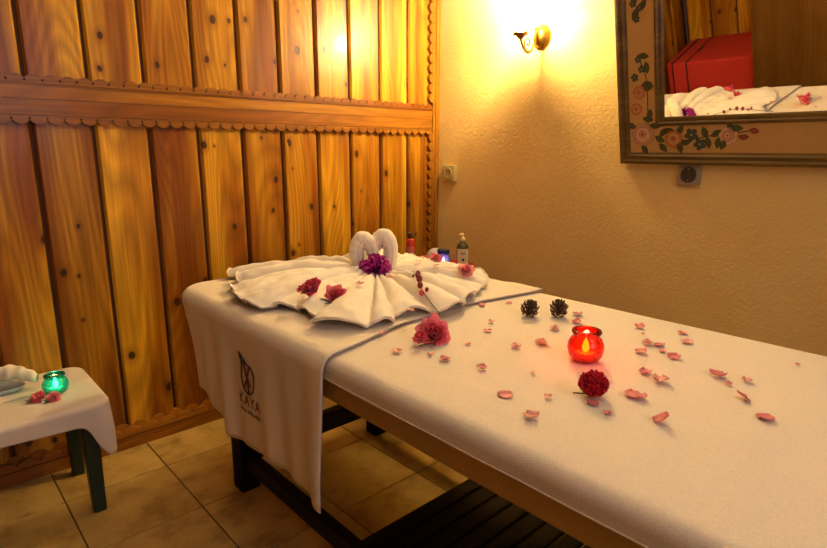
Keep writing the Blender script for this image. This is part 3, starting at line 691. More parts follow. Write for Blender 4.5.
# loose petals
def petal_mesh(seed, l=0.018, w=0.011):
    m = MB(); rnd = random.Random(seed); p1 = rnd.uniform(0, 6); c = rnd.uniform(0.10, 0.34); tw_ = rnd.uniform(-0.3, 0.3)
    def fn(u, v):
        a = (u-0.5)*2; ww = w*math.sin(PI*(0.10+0.74*v))**0.7*rnd0
        x = a*ww; y = l*(v-0.5)*(1-0.10*a*a); z = c*w*a*a*0.9 + c*l*(v-0.5)**2*1.4 + 0.08*w*math.sin(5*a+p1)*v + tw_*a*(v-0.5)*w*0.6
        return (x, y, z+0.0008)
    rnd0 = rnd.uniform(0.8, 1.05)
    m.grid(fn, 8, 7); return m
pm = []
for k in range(6):
    o = petal_mesh(40+k).build('rose_petal', [M_pet2 if k in (0, 3) else M_pet1]); solid(o, 0.0004); pm.append(o)
PET = [
 (-1.068,-1.252,.7,'small petal between big rose and left pine cone, the rear one of two'),
 (-1.126,-1.291,.75,'small curled petal between big rose and left pine cone, the front one of two'),
 (-1.223,-1.320,.6,'tiny folded pink petal, to the right of the big ruffled rose'),
 (-1.324,-1.311,.6,'small pink petal just in front of the big ruffled rose, the rear one of two'),
 (-1.323,-1.349,1.0,'pink petal in front of the big ruffled rose, the larger of two'),
 (-1.301,-1.425,.85,'deep pink petal lying alone in front of the big rose towards the bed front'),
 (-1.164,-1.398,.95,'pink upright petal midway between the big rose and the red jar'),
 (-0.972,-1.143,.9,'flat pale petal beside the towel edge line behind the pine cones, the left one'),
 (-0.905,-1.178,.8,'pink petal by the towel edge line behind the left pine cone, the right one'),
 (-1.000,-1.382,1.0,'pale petal just in front of the two pine cones'),
 (-0.861,-1.356,1.1,'pink petal right behind the red jar, rear one of a touching pair'),
 (-0.919,-1.389,1.1,'pink petal right behind the red jar, front one of a touching pair'),
 (-1.107,-1.420,1.2,'long pink petal left of the red jar'),
 (-1.250,-1.503,.35,'tiny pink fragment between the upright petal and the crimson flower'),
 (-1.365,-1.531,1.2,'broad deep pink petal left of the crimson flower near the bed front'),
 (-1.317,-1.581,.6,'small red-pink petal just left of the crimson flower'),
 (-0.844,-1.506,1.1,'pale petal near the far bed edge, straight right of the red jar'),
 (-0.885,-1.534,.4,'tiny pale fragment behind the overlapping petal pair right of the red jar'),
 (-0.941,-1.570,1.1,'pink petal right of the red jar, left one of an overlapping pair'),
 (-0.933,-1.592,1.0,'pink petal right of the red jar, right one of an overlapping pair'),
 (-0.963,-1.612,.7,'small petal just in front of the overlapping pair right of the red jar'),
 (-1.002,-1.586,1.1,'pale curled petal nearest the right side of the red jar'),
 (-0.981,-1.643,1.15,'broad pink petal in front and right of the overlapping pair'),
 (-1.098,-1.641,1.0,'pale oval petal right of and level with the crimson flower, rear one'),
 (-1.114,-1.677,1.3,'large pink petal right of the crimson flower, beside the pale oval one'),
 (-1.208,-1.677,1.4,'large curled pink petal immediately right of the crimson flower'),
 (-0.815,-1.590,1.0,'pink petal at the very edge of the far bed side'),
 (-0.873,-1.624,1.1,'long pink petal near the far bed side, in front of the edge one'),
 (-1.011,-1.734,1.3,'curled pink petal at the left of the group furthest from the red jar'),
 (-1.040,-1.762,.6,'small deep pink petal in the middle of the group furthest from the red jar'),
 (-1.001,-1.779,.8,'pale pink petal at the right of the group furthest from the red jar'),
 (-1.085,-1.799,1.1,'folded pink petal with a raised flap, alone in front of the furthest group'),
 (-1.135,-1.847,1.2,'dark-edged pink petal lying nearest the foot of the bed in view'),
 (-0.845,-1.817,.4,'tiny red petal fragment near the far edge towards the foot of the bed'),
 (-1.262,-1.746,1.2,'rounded pale petal standing up, nearest the bed front on the right'),
 (-1.298,-1.677,.6,'small pink petal just in front of the crimson flower'),
 (-1.397,-1.606,1.1,'red-pink petal closest to the front edge of the bed'),
 (-1.285,-1.645,.9,'pink petal tucked against the front of the crimson flower'),
 (-1.330,-1.170,.7,'small pink bud petal resting on the lilac towel edge'),
 (-1.363,-1.254,.9,'thin pale petal between the towel edge and the bed front corner')]
random.seed(5)
for k, (x, y, s_, lab) in enumerate(PET):
    o = pm[k] if k < 6 else pm[k % 6].copy()
    if k >= 6: COL.objects.link(o)
    z = BZ+0.0015 if k != 38 else BZ+0.012
    s_ *= 1.15
    o.location = (x, y, z+0.001); o.scale = (s_*1.0, s_*1.0, s_*1.15); o.rotation_euler = (R(random.uniform(-6, 6)), R(random.uniform(-6, 6)), random.uniform(0, 6.28))
    if k in (31, 34): o.rotation_euler[0] = R(35); o.location.z += 0.003
    tag(o, lab, 'petal', 'rose petals scattered on the sheet')
for k, (x, y, s_, lab) in enumerate([(-1.083, -0.901, .8, 'pink petal on the fanned towel just below the magenta bunch'), (-1.222, -1.140, 1.0, 'pink petal on the front pleats of the fanned towel near the twig'),
        (-0.917, -0.837, .9, 'pale petal on the fanned towel to the right of the heart, the rear one'), (-0.925, -0.923, 1.0, 'pale petal on the fanned towel between the heart and the pale rose, the front one'), (-1.225, -0.955, 1.0, 'pink petal on the pleats, right of the rose pair')]):
    o = pm[(k*2+1) % 6].copy(); COL.objects.link(o); o.location = (x, y, fz(x, y)+0.003); o.scale = (s_,)*3; o.rotation_euler = (R(10), R(-8), k*1.3)
    tag(o, lab, 'petal', 'rose petals on the fanned towel')

# ---------------------------------------------------------------- corner table with toiletries
ct = thing('corner_table', 'low wooden table standing in the gap between bed and corner', 'table', (-0.51, -0.42, 0))
MB().box((-0.09, -0.235, 0.57), (0.09, 0.235, 0.59), None, 0.004).build('tabletop', M_darkwood, ct, angle=40)
for a in (-0.065, 0.065):
    for b in (-0.20, 0.20): MB().box((a-0.018, b-0.018, 0), (a+0.018, b+0.018, 0.57), None, 0.002).build('leg', M_darkwood, ct, angle=40)
M_redp = mat('red_plastic', '#b8301a', 0.35)
tr = thing('red_tray', 'shallow red plastic tray under the pump bottle beside the bed', 'tray', (-0.505, -0.515, 0.59))
def rrect(hx, hy, r_, n=6): return [(a, b) for a, b, _, _ in arc(hx-r_, hy-r_, r_, 0, PI/2, n)+arc(-hx+r_, hy-r_, r_, PI/2, PI, n)+arc(-hx+r_, -hy+r_, r_, PI, 1.5*PI, n)+arc(hx-r_, -hy+r_, r_, 1.5*PI, 2*PI, n)]
MB().prism(rrect(0.072, 0.135, 0.03), 0, 0.006).build('tray_base', M_redp, tr, angle=40)
o_ = rrect(0.072, 0.135, 0.03); n = len(o_)
m = MB(); m.grid(lambda u, v: (o_[int(round(u*n)) % n][0]*(1, 1.05, 1.08, 1.03, 0.97)[int(round(v*4))], o_[int(round(u*n)) % n][1]*(1, 1.03, 1.04, 1.02, 0.985)[int(round(v*4))], (0.0, 0.016, 0.024, 0.024, 0.006)[int(round(v*4))]), n, 4, True)
m.build('tray_rim', M_redp, tr)
ZTR = 0.596
M_oil = mat('olive_bottle', '#4b4a14', 0.15, spec=0.6); M_label = mat('paper_label', '#cfc79a', 0.6); M_pump = mat('cream_pump', '#e3d08a', 0.4)
t = thing('pump_bottle', 'olive green pump bottle with cream pump and pale label', 'bottle', (-0.472, -0.612, ZTR), (0, 0, R(CAMZ)))
s_ = 1.0
m = MB(); m.grid(lambda u, v: ((lambda r_: (r_*1.0*math.cos(2*PI*u), r_*0.72*math.sin(2*PI*u)))([0.001, .021, .023, .023, .023, .021, .012, .009, .009][int(round(v*8))]) + ([0, 0, .004, .05, .085, .094, .101, .103, .110][int(round(v*8))],)), 28, 8, True)
m.build('bottle_body', M_oil, t)
m = MB(); m.grid(lambda u, v: (0.0236*math.cos(PI*1.15+PI*0.7*u), 0.0171*math.sin(PI*1.15+PI*0.7*u), 0.018+0.062*v), 12, 2)
lb = m.build('label_sticker', M_label, t)
MB().sphere((0, -0.0176, 0.038), 0.006, 0.0008, 0.006, 10).build('leaf_mark', M_leafg, lb)
m = MB(); m.box((-0.008, -0.0176, 0.058), (0.008, -0.0170, 0.0595)); m.box((-0.010, -0.0176, 0.063), (0.010, -0.0170, 0.0655)); m.build('label_lines', M_leafg, lb, smooth=False)
m = MB(); m.lathe([(0.0001, 0.108), (0.010, 0.108), (0.010, 0.119), (0.005, 0.121), (0.004, 0.130), (0.0001, 0.130)], 16); m.build('pump_collar', M_pump, t)
MB().tube([(0.003, 0, 0.1335), (-0.006, 0, 0.1345), (-0.018, 0, 0.131)], [0.0055, 0.0045, 0.0028], 8).build('pump_nozzle', M_pump, t)
t = thing('red_bottle', 'small red body spray bottle with dark cap behind the towel heart', 'bottle', (-0.476, -0.315, 0.59), (0, 0, R(CAMZ)))
MB().lathe([(0.0001, 0), (0.017, 0), (0.019, 0.003), (0.0195, 0.04), (0.0185, 0.062), (0.018, 0.085), (0.012, 0.091), (0.0001, 0.091)], 20).build('bottle_body', mat('red_translucent_plastic', '#c8341c', 0.2), t)
MB().lathe([(0.0001, 0.090), (0.010, 0.090), (0.0105, 0.113), (0.009, 0.116), (0.0001, 0.116)], 16).build('cap', mat('grey_cap', '#4a4338', 0.4), t)
MB().grid(lambda u, v: (0.0199*math.cos(PI*1.2+PI*0.6*u), 0.0199*math.sin(PI*1.2+PI*0.6*u), 0.030+0.028*v), 10, 1).build('label_sticker', mat('pink_label', '#d9776a', 0.5), t)
# white tub with green rim, tilted to the room
t = thing('cream_tub', 'round white cream tub with lime green rim leaning behind the blue candle', 'tub', (-0.484, -0.475, ZTR+0.033), (R(80), 0, R(CAMZ-10)))
t.parent = None
MB().lathe([(0.0001, -0.014), (0.028, -0.014), (0.031, -0.010), (0.031, 0.006)], 32).build('tub_body', mat('lime_plastic', '#9db83a', 0.4), t, angle=50)
MB().lathe([(0.0322, 0.0), (0.0322, 0.008), (0.029, 0.011), (0.0001, 0.011)], 32).build('lid', mat('white_plastic', '#e8e2d6', 0.35), t, angle=50)
m = MB()
for k in range(3): m.box((-0.010+0.003*k, 0.004-0.006*k, 0.0111), (0.010-0.003*k, 0.006-0.006*k, 0.0114))
m.build('lid_print', M_border, t, smooth=False)
t = votive('blue_candle_jar', 'small violet blue glass candle jar glowing beside the pump bottle', (-0.512, -0.548, ZTR), G_blue, 0.84, (.75, .8, 1), 0.12, 1.15)
MB().lathe([(0.0242, 0.061), (0.0250, 0.066), (0.0245, 0.072), (0.0215, 0.073), (0.0001, 0.073)], 24).build('lid', mat('navy_glass', '#1a2c6c', 0.1), t, angle=50)

# ---------------------------------------------------------------- side table, cloth and things on it
sx0, sx1, sy0, sy1, sz = -2.17, -1.695, -0.385, -0.028, 0.346
st = thing('side_table', 'low dark green plastic side table by the panelled wall', 'table', ((sx0+sx1)/2, (sy0+sy1)/2, 0))
TS = Matrix.Translation(-st.location)
MB().prism([(a+(sx0+sx1)/2, b+(sy0+sy1)/2) for a, b in rrect((sx1-sx0)/2-0.012, (sy1-sy0)/2-0.012, 0.03)], sz-0.022, sz-0.002, TS).build('tabletop', M_green, st, angle=40)
for a, b in ((sx1-0.052, sy0+0.045), (sx1-0.052, sy1-0.055), (sx0+0.052, sy0+0.045), (sx0+0.052, sy1-0.055)):
    m = MB(); w0, w1 = 0.017, 0.022
    m.add([(a-w0, b-w0, 0), (a+w0, b-w0, 0), (a+w0, b+w0, 0), (a-w0, b+w0, 0), (a-w1, b-w1, sz-0.022), (a+w1, b-w1, sz-0.022), (a+w1, b+w1, sz-0.022), (a-w1, b+w1, sz-0.022)], [(3, 2, 1, 0), (0, 1, 5, 4), (1, 2, 6, 5), (2, 3, 7, 6), (3, 0, 4, 7), (4, 5, 6, 7)], TS)
    o = m.build('leg', M_green, st, smooth=False); bv = o.modifiers.new('bevel', 'BEVEL'); bv.width = 0.004; bv.segments = 2
r = 0.012; rc = 0.03
X0, X1, Y0, Y1 = sx0+r, sx1-r, sy0+r, sy1-r
pts = [(X1, (Y0+Y1)/2, 1, 0)] + arc(X1-rc, Y0+rc, rc, 0, -PI/2, 8) + [(X1-rc-(X1-X0-2*rc)*k/12, Y0, 0, -1) for k in range(1, 12)] + arc(X0+rc, Y0+rc, rc, -PI/2, -PI, 8) + [(X0, Y0+rc+(Y1-Y0-2*rc)*k/6, -1, 0) for k in range(1, 6)] + arc(X0+rc, Y1-rc, rc, PI, PI/2, 8) + [(X0+rc+(X1-X0-2*rc)*k/12, Y1, 0, 1) for k in range(1, 12)] + arc(X1-rc, Y1-rc, rc, PI/2, 0, 8) + [(X1, (Y0+Y1)/2, 1, 0)]
cp = Path(pts); corners = [(Y1-Y0)/2-rc+rc*PI/4, 0, 0, 0]
corners[1] = corners[0]+(X1-X0-2*rc)+rc*PI/2; corners[2] = corners[1]+(Y1-Y0-2*rc)+rc*PI/2; corners[3] = corners[2]+(X1-X0-2*rc)+rc*PI/2
def cl_hang(s):
    e = sum(math.exp(-((s-c)/0.032)**2) for c in corners[:1]); e2 = sum(math.exp(-((s-c)/0.03)**2) for c in corners[1:])
    back = 1 if s > corners[2] else 0
    return sz - (0.048 + 0.115*e + 0.04*e2) + 0.003*math.sin(s*20)
def cl_fold(s, d):
    e = math.exp(-((s-corners[0])/0.022)**2)*0.012 + sum(math.exp(-((s-c)/0.02)**2) for c in corners[1:2])*0.02
    v = 0.004 + min(1, d/0.09)*(e + 0.003*math.sin(s*24))
    return v if s < corners[2] else min(v, 0.006)
def cl_inner(s, x, y, t):
    cx = min(max(x, X0+0.16), X1-0.16); cy = (Y0+Y1)/2; return cx+(x-cx)*t, cy+(y-cy)*t
mb, sk2, rows = drape(cp, sz+0.004, r, cl_inner, cl_hang, cl_fold, 260, 14, 12, 0.0008)
cl = tag(mb.build('tablecloth', M_cloth), 'white cotton cloth draped over the small green side table', 'tablecloth'); solid(cl, 0.0022)
MB().tube([Vector(v) for v in rows[-1]], 0.0016, 6).build('hem', M_hem, cl)
ST = sz+0.0065
flower('rose', 'pink rose on the side table, left one beside the teal jar', (-1.850, -0.262, ST), 0.020, [M_pink, M_pinkd], 21, 40, CAMZ-10, 1, False, 0.2)
flower('rose', 'pink rose lying sideways on the side table, right one in front of the teal jar', (-1.815, -0.292, ST), 0.019, [M_pink, M_pale], 22, 70, CAMZ+25, 2, False, 0.18)
# rolled washcloth on a glass dish
M_dish = mat('pale_glass_dish', '#aeb8c4', 0.15, spec=0.6)
t = thing('oval_dish', 'shallow pale dish at the left end of the side table', 'dish', (-1.925, -0.115, ST-0.001), (0, 0, R(-25)))
MB().grid(lambda u, v: (([0.001, .045, .062, .072, .070, .058, .001][int(round(v*6))])*math.cos(2*PI*u), ([0.001, .045, .062, .072, .070, .058, .001][int(round(v*6))])*0.62*math.sin(2*PI*u), [0, 0, .004, .016, .0175, .008, .005][int(round(v*6))]), 36, 6, True).build('bowl', M_dish, t)
m = MB(); P_ = stroke([(-0.085, 0.0, 0.0), (-0.04, 0.012, 0.010), (0.0, 0.0, 0.016), (0.045, -0.006, 0.012), (0.085, -0.022, -0.002)], 10); n = len(P_)
def rf(u, v):
    k = min(n-1, int(round(v*(n-1)))); p = P_[k]; a = 2*PI*u; rr_ = 0.028*(0.9+0.12*math.sin(3*a+k*0.45)+0.07*math.sin(k*0.9))*(math.sin(PI*min(0.97, max(0.03, v)))**0.25)
    return (p[0], p[1]+rr_*math.cos(a), p[2]+rr_*0.85*math.sin(a))
m.grid(rf, 24, n-1, True)
wc = m.build('rolled_washcloth', M_fan); tag(wc, 'twisted white washcloth lying across the dish on the side table', 'washcloth'); wc.location = (-1.900, -0.115, ST+0.036); wc.rotation_euler = (0, 0, R(-22))

# ---------------------------------------------------------------- sockets
def socket(label, y, z, w_, h_, m_, depth):
    t = thing('wall_socket', label, 'socket', (-0.025, -2.0648+(y+2.0648)*0.9879, 1.05+(z-1.05)*0.9879))
    T = frame_matrix((0, 0, 0), (0, -1, 0), (0, 0, 1), (-1, 0, 0))     # local z out of the wall
    MB().box((-w_/2, -h_/2, 0), (w_/2, h_/2, depth), T, 0.003).build('faceplate', m_, t, angle=40)
    ir = 0.021
    MB().lathe([(ir+0.006, depth), (ir+0.005, depth+0.003), (ir, depth+0.003), (ir, depth+0.0008), (0.0001, depth+0.0008)], 28, T).build('socket_well', mat('well_plastic', '#3d362c', 0.4) if m_ is M_socketg else M_socket, t, angle=40)
    for a in (-0.0095, 0.0095):
        MB().lathe([(0.0001, depth+0.0014), (0.0026, depth+0.0014), (0.0026, depth+0.0004)], 10, T @ Matrix.Translation((a, 0, 0))).build('pin_hole', M_hole, t)
    for b in (-0.019, 0.019): MB().box((-0.0025, b-0.0025, depth+0.0005), (0.0025, b+0.0025, depth+0.004), T).build('earth_clip', M_tin, t, smooth=False)
    return t
socket('ivory wall socket beside the wooden corner trim', -0.092, 0.934, 0.078, 0.078, M_socket, 0.022)
socket('grey brown wall socket directly under the mirror frame', -1.247, 0.966, 0.076, 0.074, M_socketg, 0.014)

# ---------------------------------------------------------------- mirror
th = R(14); MU = Vector((-math.sin(th), 0, math.cos(th))); MR = Vector((0, -1, 0)); MN = Vector((-math.cos(th), 0, -math.sin(th)))
MO = Vector((-0.0497, -1.011, 0.9998))
TM = frame_matrix(MO, MR, MU, MN)   # local x right, y up, z out
WM, HM = 0.92, 0.86
mir = thing('framed_mirror', 'large leaning mirror in a floral painted wooden frame', 'mirror'); mir.matrix_world = TM
M_fr_b = wood('frame_outer_moulding', '#7e6228', '#6c5220', '#3e2a0e', 'X', knots=False, red='#5f461a')
M_fr_t = mat('frame_tan_paint', '#b08a50', 0.55, noise_s=120, var=0.14, bump=0.12, bump_s=260)
def frame_ring(mb, o0, o1, z0, z1):
    """mitred ring between inset o0 and o1 (front heights z0 at o0, z1 at o1)"""
    a = [(o0, o0, z0), (WM-o0, o0, z0), (WM-o0, HM-o0, z0), (o0, HM-o0, z0)]; b = [(o1, o1, z1), (WM-o1, o1, z1), (WM-o1, HM-o1, z1), (o1, HM-o1, z1)]
    mb.add(a+b, [(i, (i+1) % 4, 4+(i+1) % 4, 4+i) for i in range(4)])
m = MB(); prof = [(0, -0.022), (0, 0.0), (0.004, 0.006), (0.012, 0.008), (0.018, 0.003), (0.021, 0.003), (0.024, 0.006), (0.031, 0.007), (0.036, 0.001), (0.042, -0.002)]
for (a, za), (b, zb) in zip(prof, prof[1:]): frame_ring(m, a, b, za, zb)
frame_ring(m, 0.0, 0.16, -0.022, -0.022); m.p = 2
m.build('outer_moulding', M_fr_b, mir, smooth=False)
m = MB(); frame_ring(m, 0.042, 0.134, -0.002, -0.002); m.build('painted_band', M_fr_t, mir, smooth=False)
m = MB(); prof = [(0.134, -0.002), (0.138, 0.004), (0.145, 0.005), (0.149, 0.001), (0.152, 0.002), (0.160, 0.000), (0.1635, -0.009)]
for (a, za), (b, zb) in zip(prof, prof[1:]): frame_ring(m, a, b, za, zb)
m.build('inner_moulding', M_fr_b, mir, smooth=False)
M_mirror = mat('mirror_silver', (0.93, 0.93, 0.90), 0.0, 1.0)
MB().box((0.16, 0.16, -0.013), (WM-0.16, HM-0.16, -0.0085)).build('mirror_glass', M_mirror, mir, smooth=False)
MB().box((0.01, 0.01, -0.0245), (WM-0.01, HM-0.01, -0.0225)).build('back_board', M_gap, mir, smooth=False)
paints = [mat('paint_rose', '#ad7a62', 0.5, noise_s=90, var=0.2), mat('paint_orange', '#b3602a', 0.5, noise_s=90, var=0.2), mat('paint_pale', '#b08a5c', 0.5), mat('paint_blue', '#33443a', 0.5, noise_s=90), mat('paint_leaf', '#3b4218', 0.5, noise_s=90, var=0.3), mat('paint_bud', '#8d2e22', 0.5), mat('paint_dark', '#241c10', 0.6), mat('paint_cream', '#c29a78', 0.5), mat('paint_outline', '#7c5438', 0.6)]
ZP = -0.0012
def pdisc(mb, x, y, r_, mi, lobes=0, amp_=0.2, rot=0.0, sx=1.0, dz=0.0):
    n = 40; mb.mi = mi; vs = [(x, y, ZP+dz)]
    for i in range(n):
        a = 2*PI*i/n; q = r_*(1-amp_+amp_*abs(math.cos(lobes*a/2))) if lobes else r_; X, Y = q*sx*math.cos(a), q*math.sin(a)
        vs.append((x+X*math.cos(rot)-Y*math.sin(rot), y+X*math.sin(rot)+Y*math.cos(rot), ZP+dz))
    mb.add(vs, [(0, 1+i, 1+(i+1) % n) for i in range(n)])
def pleaf(mb, x, y, l, w_, rot, mi=4, dz=0.0):
    mb.mi = mi; pts = [(l*(t-0.5), w_*math.sin(PI*t)) for t in [k/8 for k in range(9)]]; pts += [(a, -b) for a, b in pts[-2:0:-1]]
    vs = [(x+a*math.cos(rot)-b*math.sin(rot), y+a*math.sin(rot)+b*math.cos(rot), ZP+dz) for a, b in pts]; mb.add(vs, [tuple(range(len(vs)))])
def prose(mb, x, y, r_, c1, c2):
    pdisc(mb, x, y, r_*1.05, 8, 7, 0.16, 0.3); pdisc(mb, x, y, r_, c1, 7, 0.16, 0.3, dz=0.0003)
    pdisc(mb, x, y, r_*0.71, 8, 5, 0.12, 0.9, dz=0.0005); pdisc(mb, x, y, r_*0.67, c2, 5, 0.12, 0.9, dz=0.0008); pdisc(mb, x-r_*0.05, y+r_*0.05, r_*0.37, 8, 4, 0.15, 0.2, dz=0.001); pdisc(mb, x-r_*0.05, y+r_*0.05, r_*0.33, c1, 4, 0.15, 0.2, dz=0.0013); pdisc(mb, x-r_*0.05, y+r_*0.05, r_*0.12, 5, dz=0.0016)
m = MB()
for pts in ([(0.0845, 0.3546), (0.1061, 0.2876), (0.1086, 0.1417)], [(0.2286, 0.0824), (0.3139, 0.098), (0.3592, 0.1133)], [(0.384, 0.105), (0.4316, 0.1118)], [(0.065, 0.537), (0.085, 0.515), (0.077, 0.487)], [(0.33, 0.1), (0.415, 0.096)]):
    q = stroke(pts, 6); m.mi = 6
    for (a, b), (c, d) in zip(q, q[1:]):
        L_ = math.hypot(c-a, d-b) or 1; nx, ny = -(d-b)/L_*0.0016, (c-a)/L_*0.0016
        m.add([(a+nx, b+ny, ZP), (c+nx, d+ny, ZP), (c-nx, d-ny, ZP), (a-nx, b-ny, ZP)], [(3, 2, 1, 0)])
lv = [(0.1322,0.1353),(0.109,0.1589),(0.1058,0.2767),(0.1114,0.2653),(0.149,0.0889),(0.1603,0.0598),(0.0945,0.0538),(0.2176,0.1185),(0.2175,0.0598),(0.2982,0.1091),(0.3091,0.0763),(0.3343,0.1053),(0.34,0.0761),(0.3553,0.0706),(0.3787,0.1213),(0.3932,0.1209),(0.0965,0.3693),(0.1071,0.3309),(0.1151,0.1744),(0.161,0.1117),(0.1782,0.1171),(0.2341,0.0768),(0.0694,0.5434),(0.0983,0.5266),(0.0715,0.5026),(0.0475,0.1376)]
rnd = random.Random(2)
for x, y in lv:
    rt_ = rnd.uniform(0, PI); pleaf(m, x, y, 0.042, 0.0105, rt_, 6); pleaf(m, x, y, 0.038, 0.0088, rt_, 4, 0.0003)
for x, y, r_ in ((0.2558, 0.1022, 0.021), (0.2829, 0.0709, 0.019), (0.0788, 0.3605, 0.012), (0.0651, 0.302, 0.013), (0.0896, 0.3271, 0.012), (0.0646, 0.5362, 0.011), (0.0892, 0.5201, 0.011), (0.0768, 0.4865, 0.011)):
    pdisc(m, x, y, r_*1.1, 6, 5, 0.35, r_*40, dz=0.0004); pdisc(m, x, y, r_, 3, 5, 0.35, r_*40, dz=0.0007); pdisc(m, x, y, r_*0.3, 6, dz=0.001); pdisc(m, x, y, r_*0.18, 2, dz=0.0013)
for x, y, r_, a, b in ((0.0897, 0.1049, 0.040, 0, 7), (0.1973, 0.0884, 0.031, 1, 2), (0.3695, 0.0972, 0.029, 7, 0), (0.0792, 0.251, 0.023, 1, 0), (0.0678, 0.195, 0.021, 1, 2)): prose(m, x, y, r_, a, b)
for x, y, rt_ in ((0.4152, 0.0925, 0.1), (0.4438, 0.1115, -0.25)): pleaf(m, x, y, 0.032, 0.009, rt_, 6, 0.0003); pleaf(m, x, y, 0.028, 0.007, rt_, 5, 0.0006)
m.build('floral_painting', paints, mir, smooth=False)
MB().tube([TM.inverted() @ Vector((-0.029, -1.458, 1.92)), Vector((WM/2, HM*0.72, -0.026))], 0.0015, 6).build('hanging_wire', M_dark, mir)
hk = MB().box((-0.037, -1.468, 1.905), (-0.025, -1.448, 1.935), None, 0.003).build('wall_hook', M_brass); tag(hk, 'small brass wall hook holding the mirror wire high on the wall', 'hook')

# ---------------------------------------------------------------- sconce
sc_ = thing('wall_sconce', 'brass wall sconce with scrolled arm and glowing glass shade', 'lamp', (-0.025, -0.615, 1.497))
T = frame_matrix((0, 0, 0), (0, -1, 0), (0, 0, 1), (-1, 0, 0))
m = MB(); m.grid(lambda u, v: (lambda r_, z: (r_*0.042*math.cos(2*PI*u), r_*0.047*math.sin(2*PI*u), z))(*[(1.0, 0), (1.06, .003), (1.0, .007), (.9, .008), (.86, .012), (.7, .021), (.45, .028), (.2, .031), (.01, .032)][int(round(v*8))]), 36, 8, True, T)
m.build('backplate', M_brass, sc_)
AX = lambda d, z: (-d, 0.0, z)   # in the plane perpendicular to the wall
arm = stroke([(0.028, 0.004), (0.042, 0.012), (0.052, 0.002), (0.054, -0.028), (0.068, -0.056), (0.094, -0.066), (0.119, -0.056), (0.134, -0.036), (0.140, -0.022)], 8)
MB().tube([AX(a, b) for a, b in arm], [0.0062-0.0012*i/len(arm) for i in range(len(arm))], 10).build('arm', M_brass, sc_)
sp = [(0.093+(0.026-0.0030*k*0.55)*math.cos(-1.2+0.5*k), -0.034+(0.026-0.0030*k*0.55)*math.sin(-1.2+0.5*k)) for k in range(16)]
MB().tube([AX(a, b) for a, b in sp], 0.0036, 8).build('scroll', M_brass, sc_)
m = MB()
for k in range(5, len(arm)-6, 4):
    m.sphere(AX(arm[k][0]-0.002, arm[k][1]-0.0055), 0.0035, n=8)
m.sphere(AX(0.046, 0.026), 0.0075, n=10); m.sphere(AX(0.046, 0.038), 0.0045, n=10)
m.build('beads', M_brass, sc_)
TC = Matrix.Translation(AX(0.142, -0.022))
MB().lathe([(0.0001, -0.004), (0.010, -0.002), (0.013, 0.004), (0.020, 0.010), (0.031, 0.014), (0.033, 0.017), (0.030, 0.018), (0.012, 0.012), (0.0001, 0.011)], 28, TC).build('cup', M_brass, sc_, angle=50)
M_shade = emit('glowing_glass', '#ffe9c0', 12)
bulb = MB().lathe([(0.010, 0.018), (0.013, 0.03), (0.021, 0.05), (0.024, 0.065), (0.021, 0.08), (0.010, 0.09), (0.0001, 0.092)], 20, TC).build('bulb', emit('bulb_glow', '#ffe2b0', 40), sc_)
m = MB(); pr = [(0.024, 0.017), (0.036, 0.035), (0.050, 0.062), (0.060, 0.095), (0.063, 0.120), (0.072, 0.140)]
m.grid(lambda u, v: (lambda r_, z: (r_*(1+0.04*v*math.cos(16*PI*u))*math.cos(2*PI*u), r_*(1+0.04*v*math.cos(16*PI*u))*math.sin(2*PI*u), z))(*pr[int(round(v*5))]), 64, 5, True, TC)
gs = glass('frosted_shade_glass', '#fff4dc', 0.25)
solid(m.build('shade', gs, sc_), 0.0015)

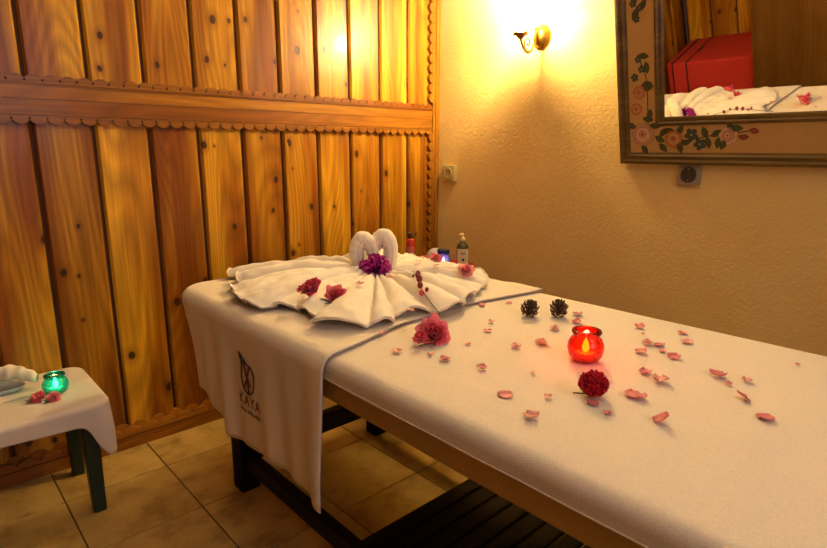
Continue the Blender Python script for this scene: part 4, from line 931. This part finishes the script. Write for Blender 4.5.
# ---------------------------------------------------------------- seen in the mirror: covered bench and cabinet
M_redc = mat('red_woven_cloth', '#b82824', 0.85, noise_s=200, var=0.12); M_redd = mat('dark_stripe', '#4a1210', 0.85)
bn = thing('bench', 'wooden bench hidden under a red striped cover, seen in the mirror', 'bench', (-2.72, -0.38, 0))
MB().box((-0.22, -0.24, 0.40), (0.22, 0.29, 0.465), None, 0.01).build('seat', M_darkwood, bn, angle=40)
for a in (-0.19, 0.19):
    for b in (-0.22, 0.26): MB().box((a-0.02, b-0.02, 0), (a+0.02, b+0.02, 0.40)).build('leg', M_darkwood, bn, smooth=False)
x0, x1, y0, y1 = -2.955, -2.485, -0.628, -0.065
r_ = 0.02; rc = 0.03
pts = [(x1, (y0+y1)/2, 1, 0)] + arc(x1-rc, y0+rc, rc, 0, -PI/2, 5) + [(x0+rc+0.01, y0, 0, -1)] + arc(x0+rc, y0+rc, rc, -PI/2, -PI, 5) + [(x0, y1-rc-0.01, -1, 0)] + arc(x0+rc, y1-rc, rc, PI, PI/2, 5) + [(x1-rc-0.01, y1, 0, 1)] + arc(x1-rc, y1-rc, rc, PI/2, 0, 5) + [(x1, (y0+y1)/2, 1, 0)]
def in2(s, x, y, t): return (x0+x1)/2+(x-(x0+x1)/2)*t, min(max(y, y0+.2), y1-.2)*(1-t)+y*t
mb, _, _ = drape(Path(pts), 0.475, r_, in2, lambda s: 0.10, lambda s, d: 0.004*math.sin(s*22)*min(1, d/.2), 160, 12, 8, 0.001)
cv = mb.build('striped_cover', [M_redc, M_redd]); tag(cv, 'red woven cover with dark stripes over the bench, reflected in the mirror', 'cover')
for p in cv.data.polygons:
    if abs(p.center.y+0.10) < 0.012 or abs(p.center.y+0.20) < 0.008: p.material_index = 1
cb_ = thing('cabinet', 'plain brown wooden cabinet reflected in the right of the mirror', 'cabinet', (-2.70, -1.26, 0))
M_cab = wood('brown_board', '#77501c', '#6d4818', '#4b2e0d', 'Z', knots=False, red='#63400f', rough=0.45)
MB().box((-0.28, -0.62, 0), (0.285, 0.60, 2.0), None, 0.004).build('body', M_cab, cb_, angle=40)
for s0, s1 in ((-0.615, -0.305), (-0.301, 0.595)):
    d = MB().box((0.2855, s0, 0.06), (0.305, s1, 1.98), None, 0.003).build('door', M_cab, cb_, angle=40)
    MB().tube([(0.305, s0+0.05, 0.40), (0.322, s0+0.05, 0.405), (0.322, s0+0.05, 0.445), (0.305, s0+0.05, 0.45)], 0.004, 8).build('handle', M_brass, d)
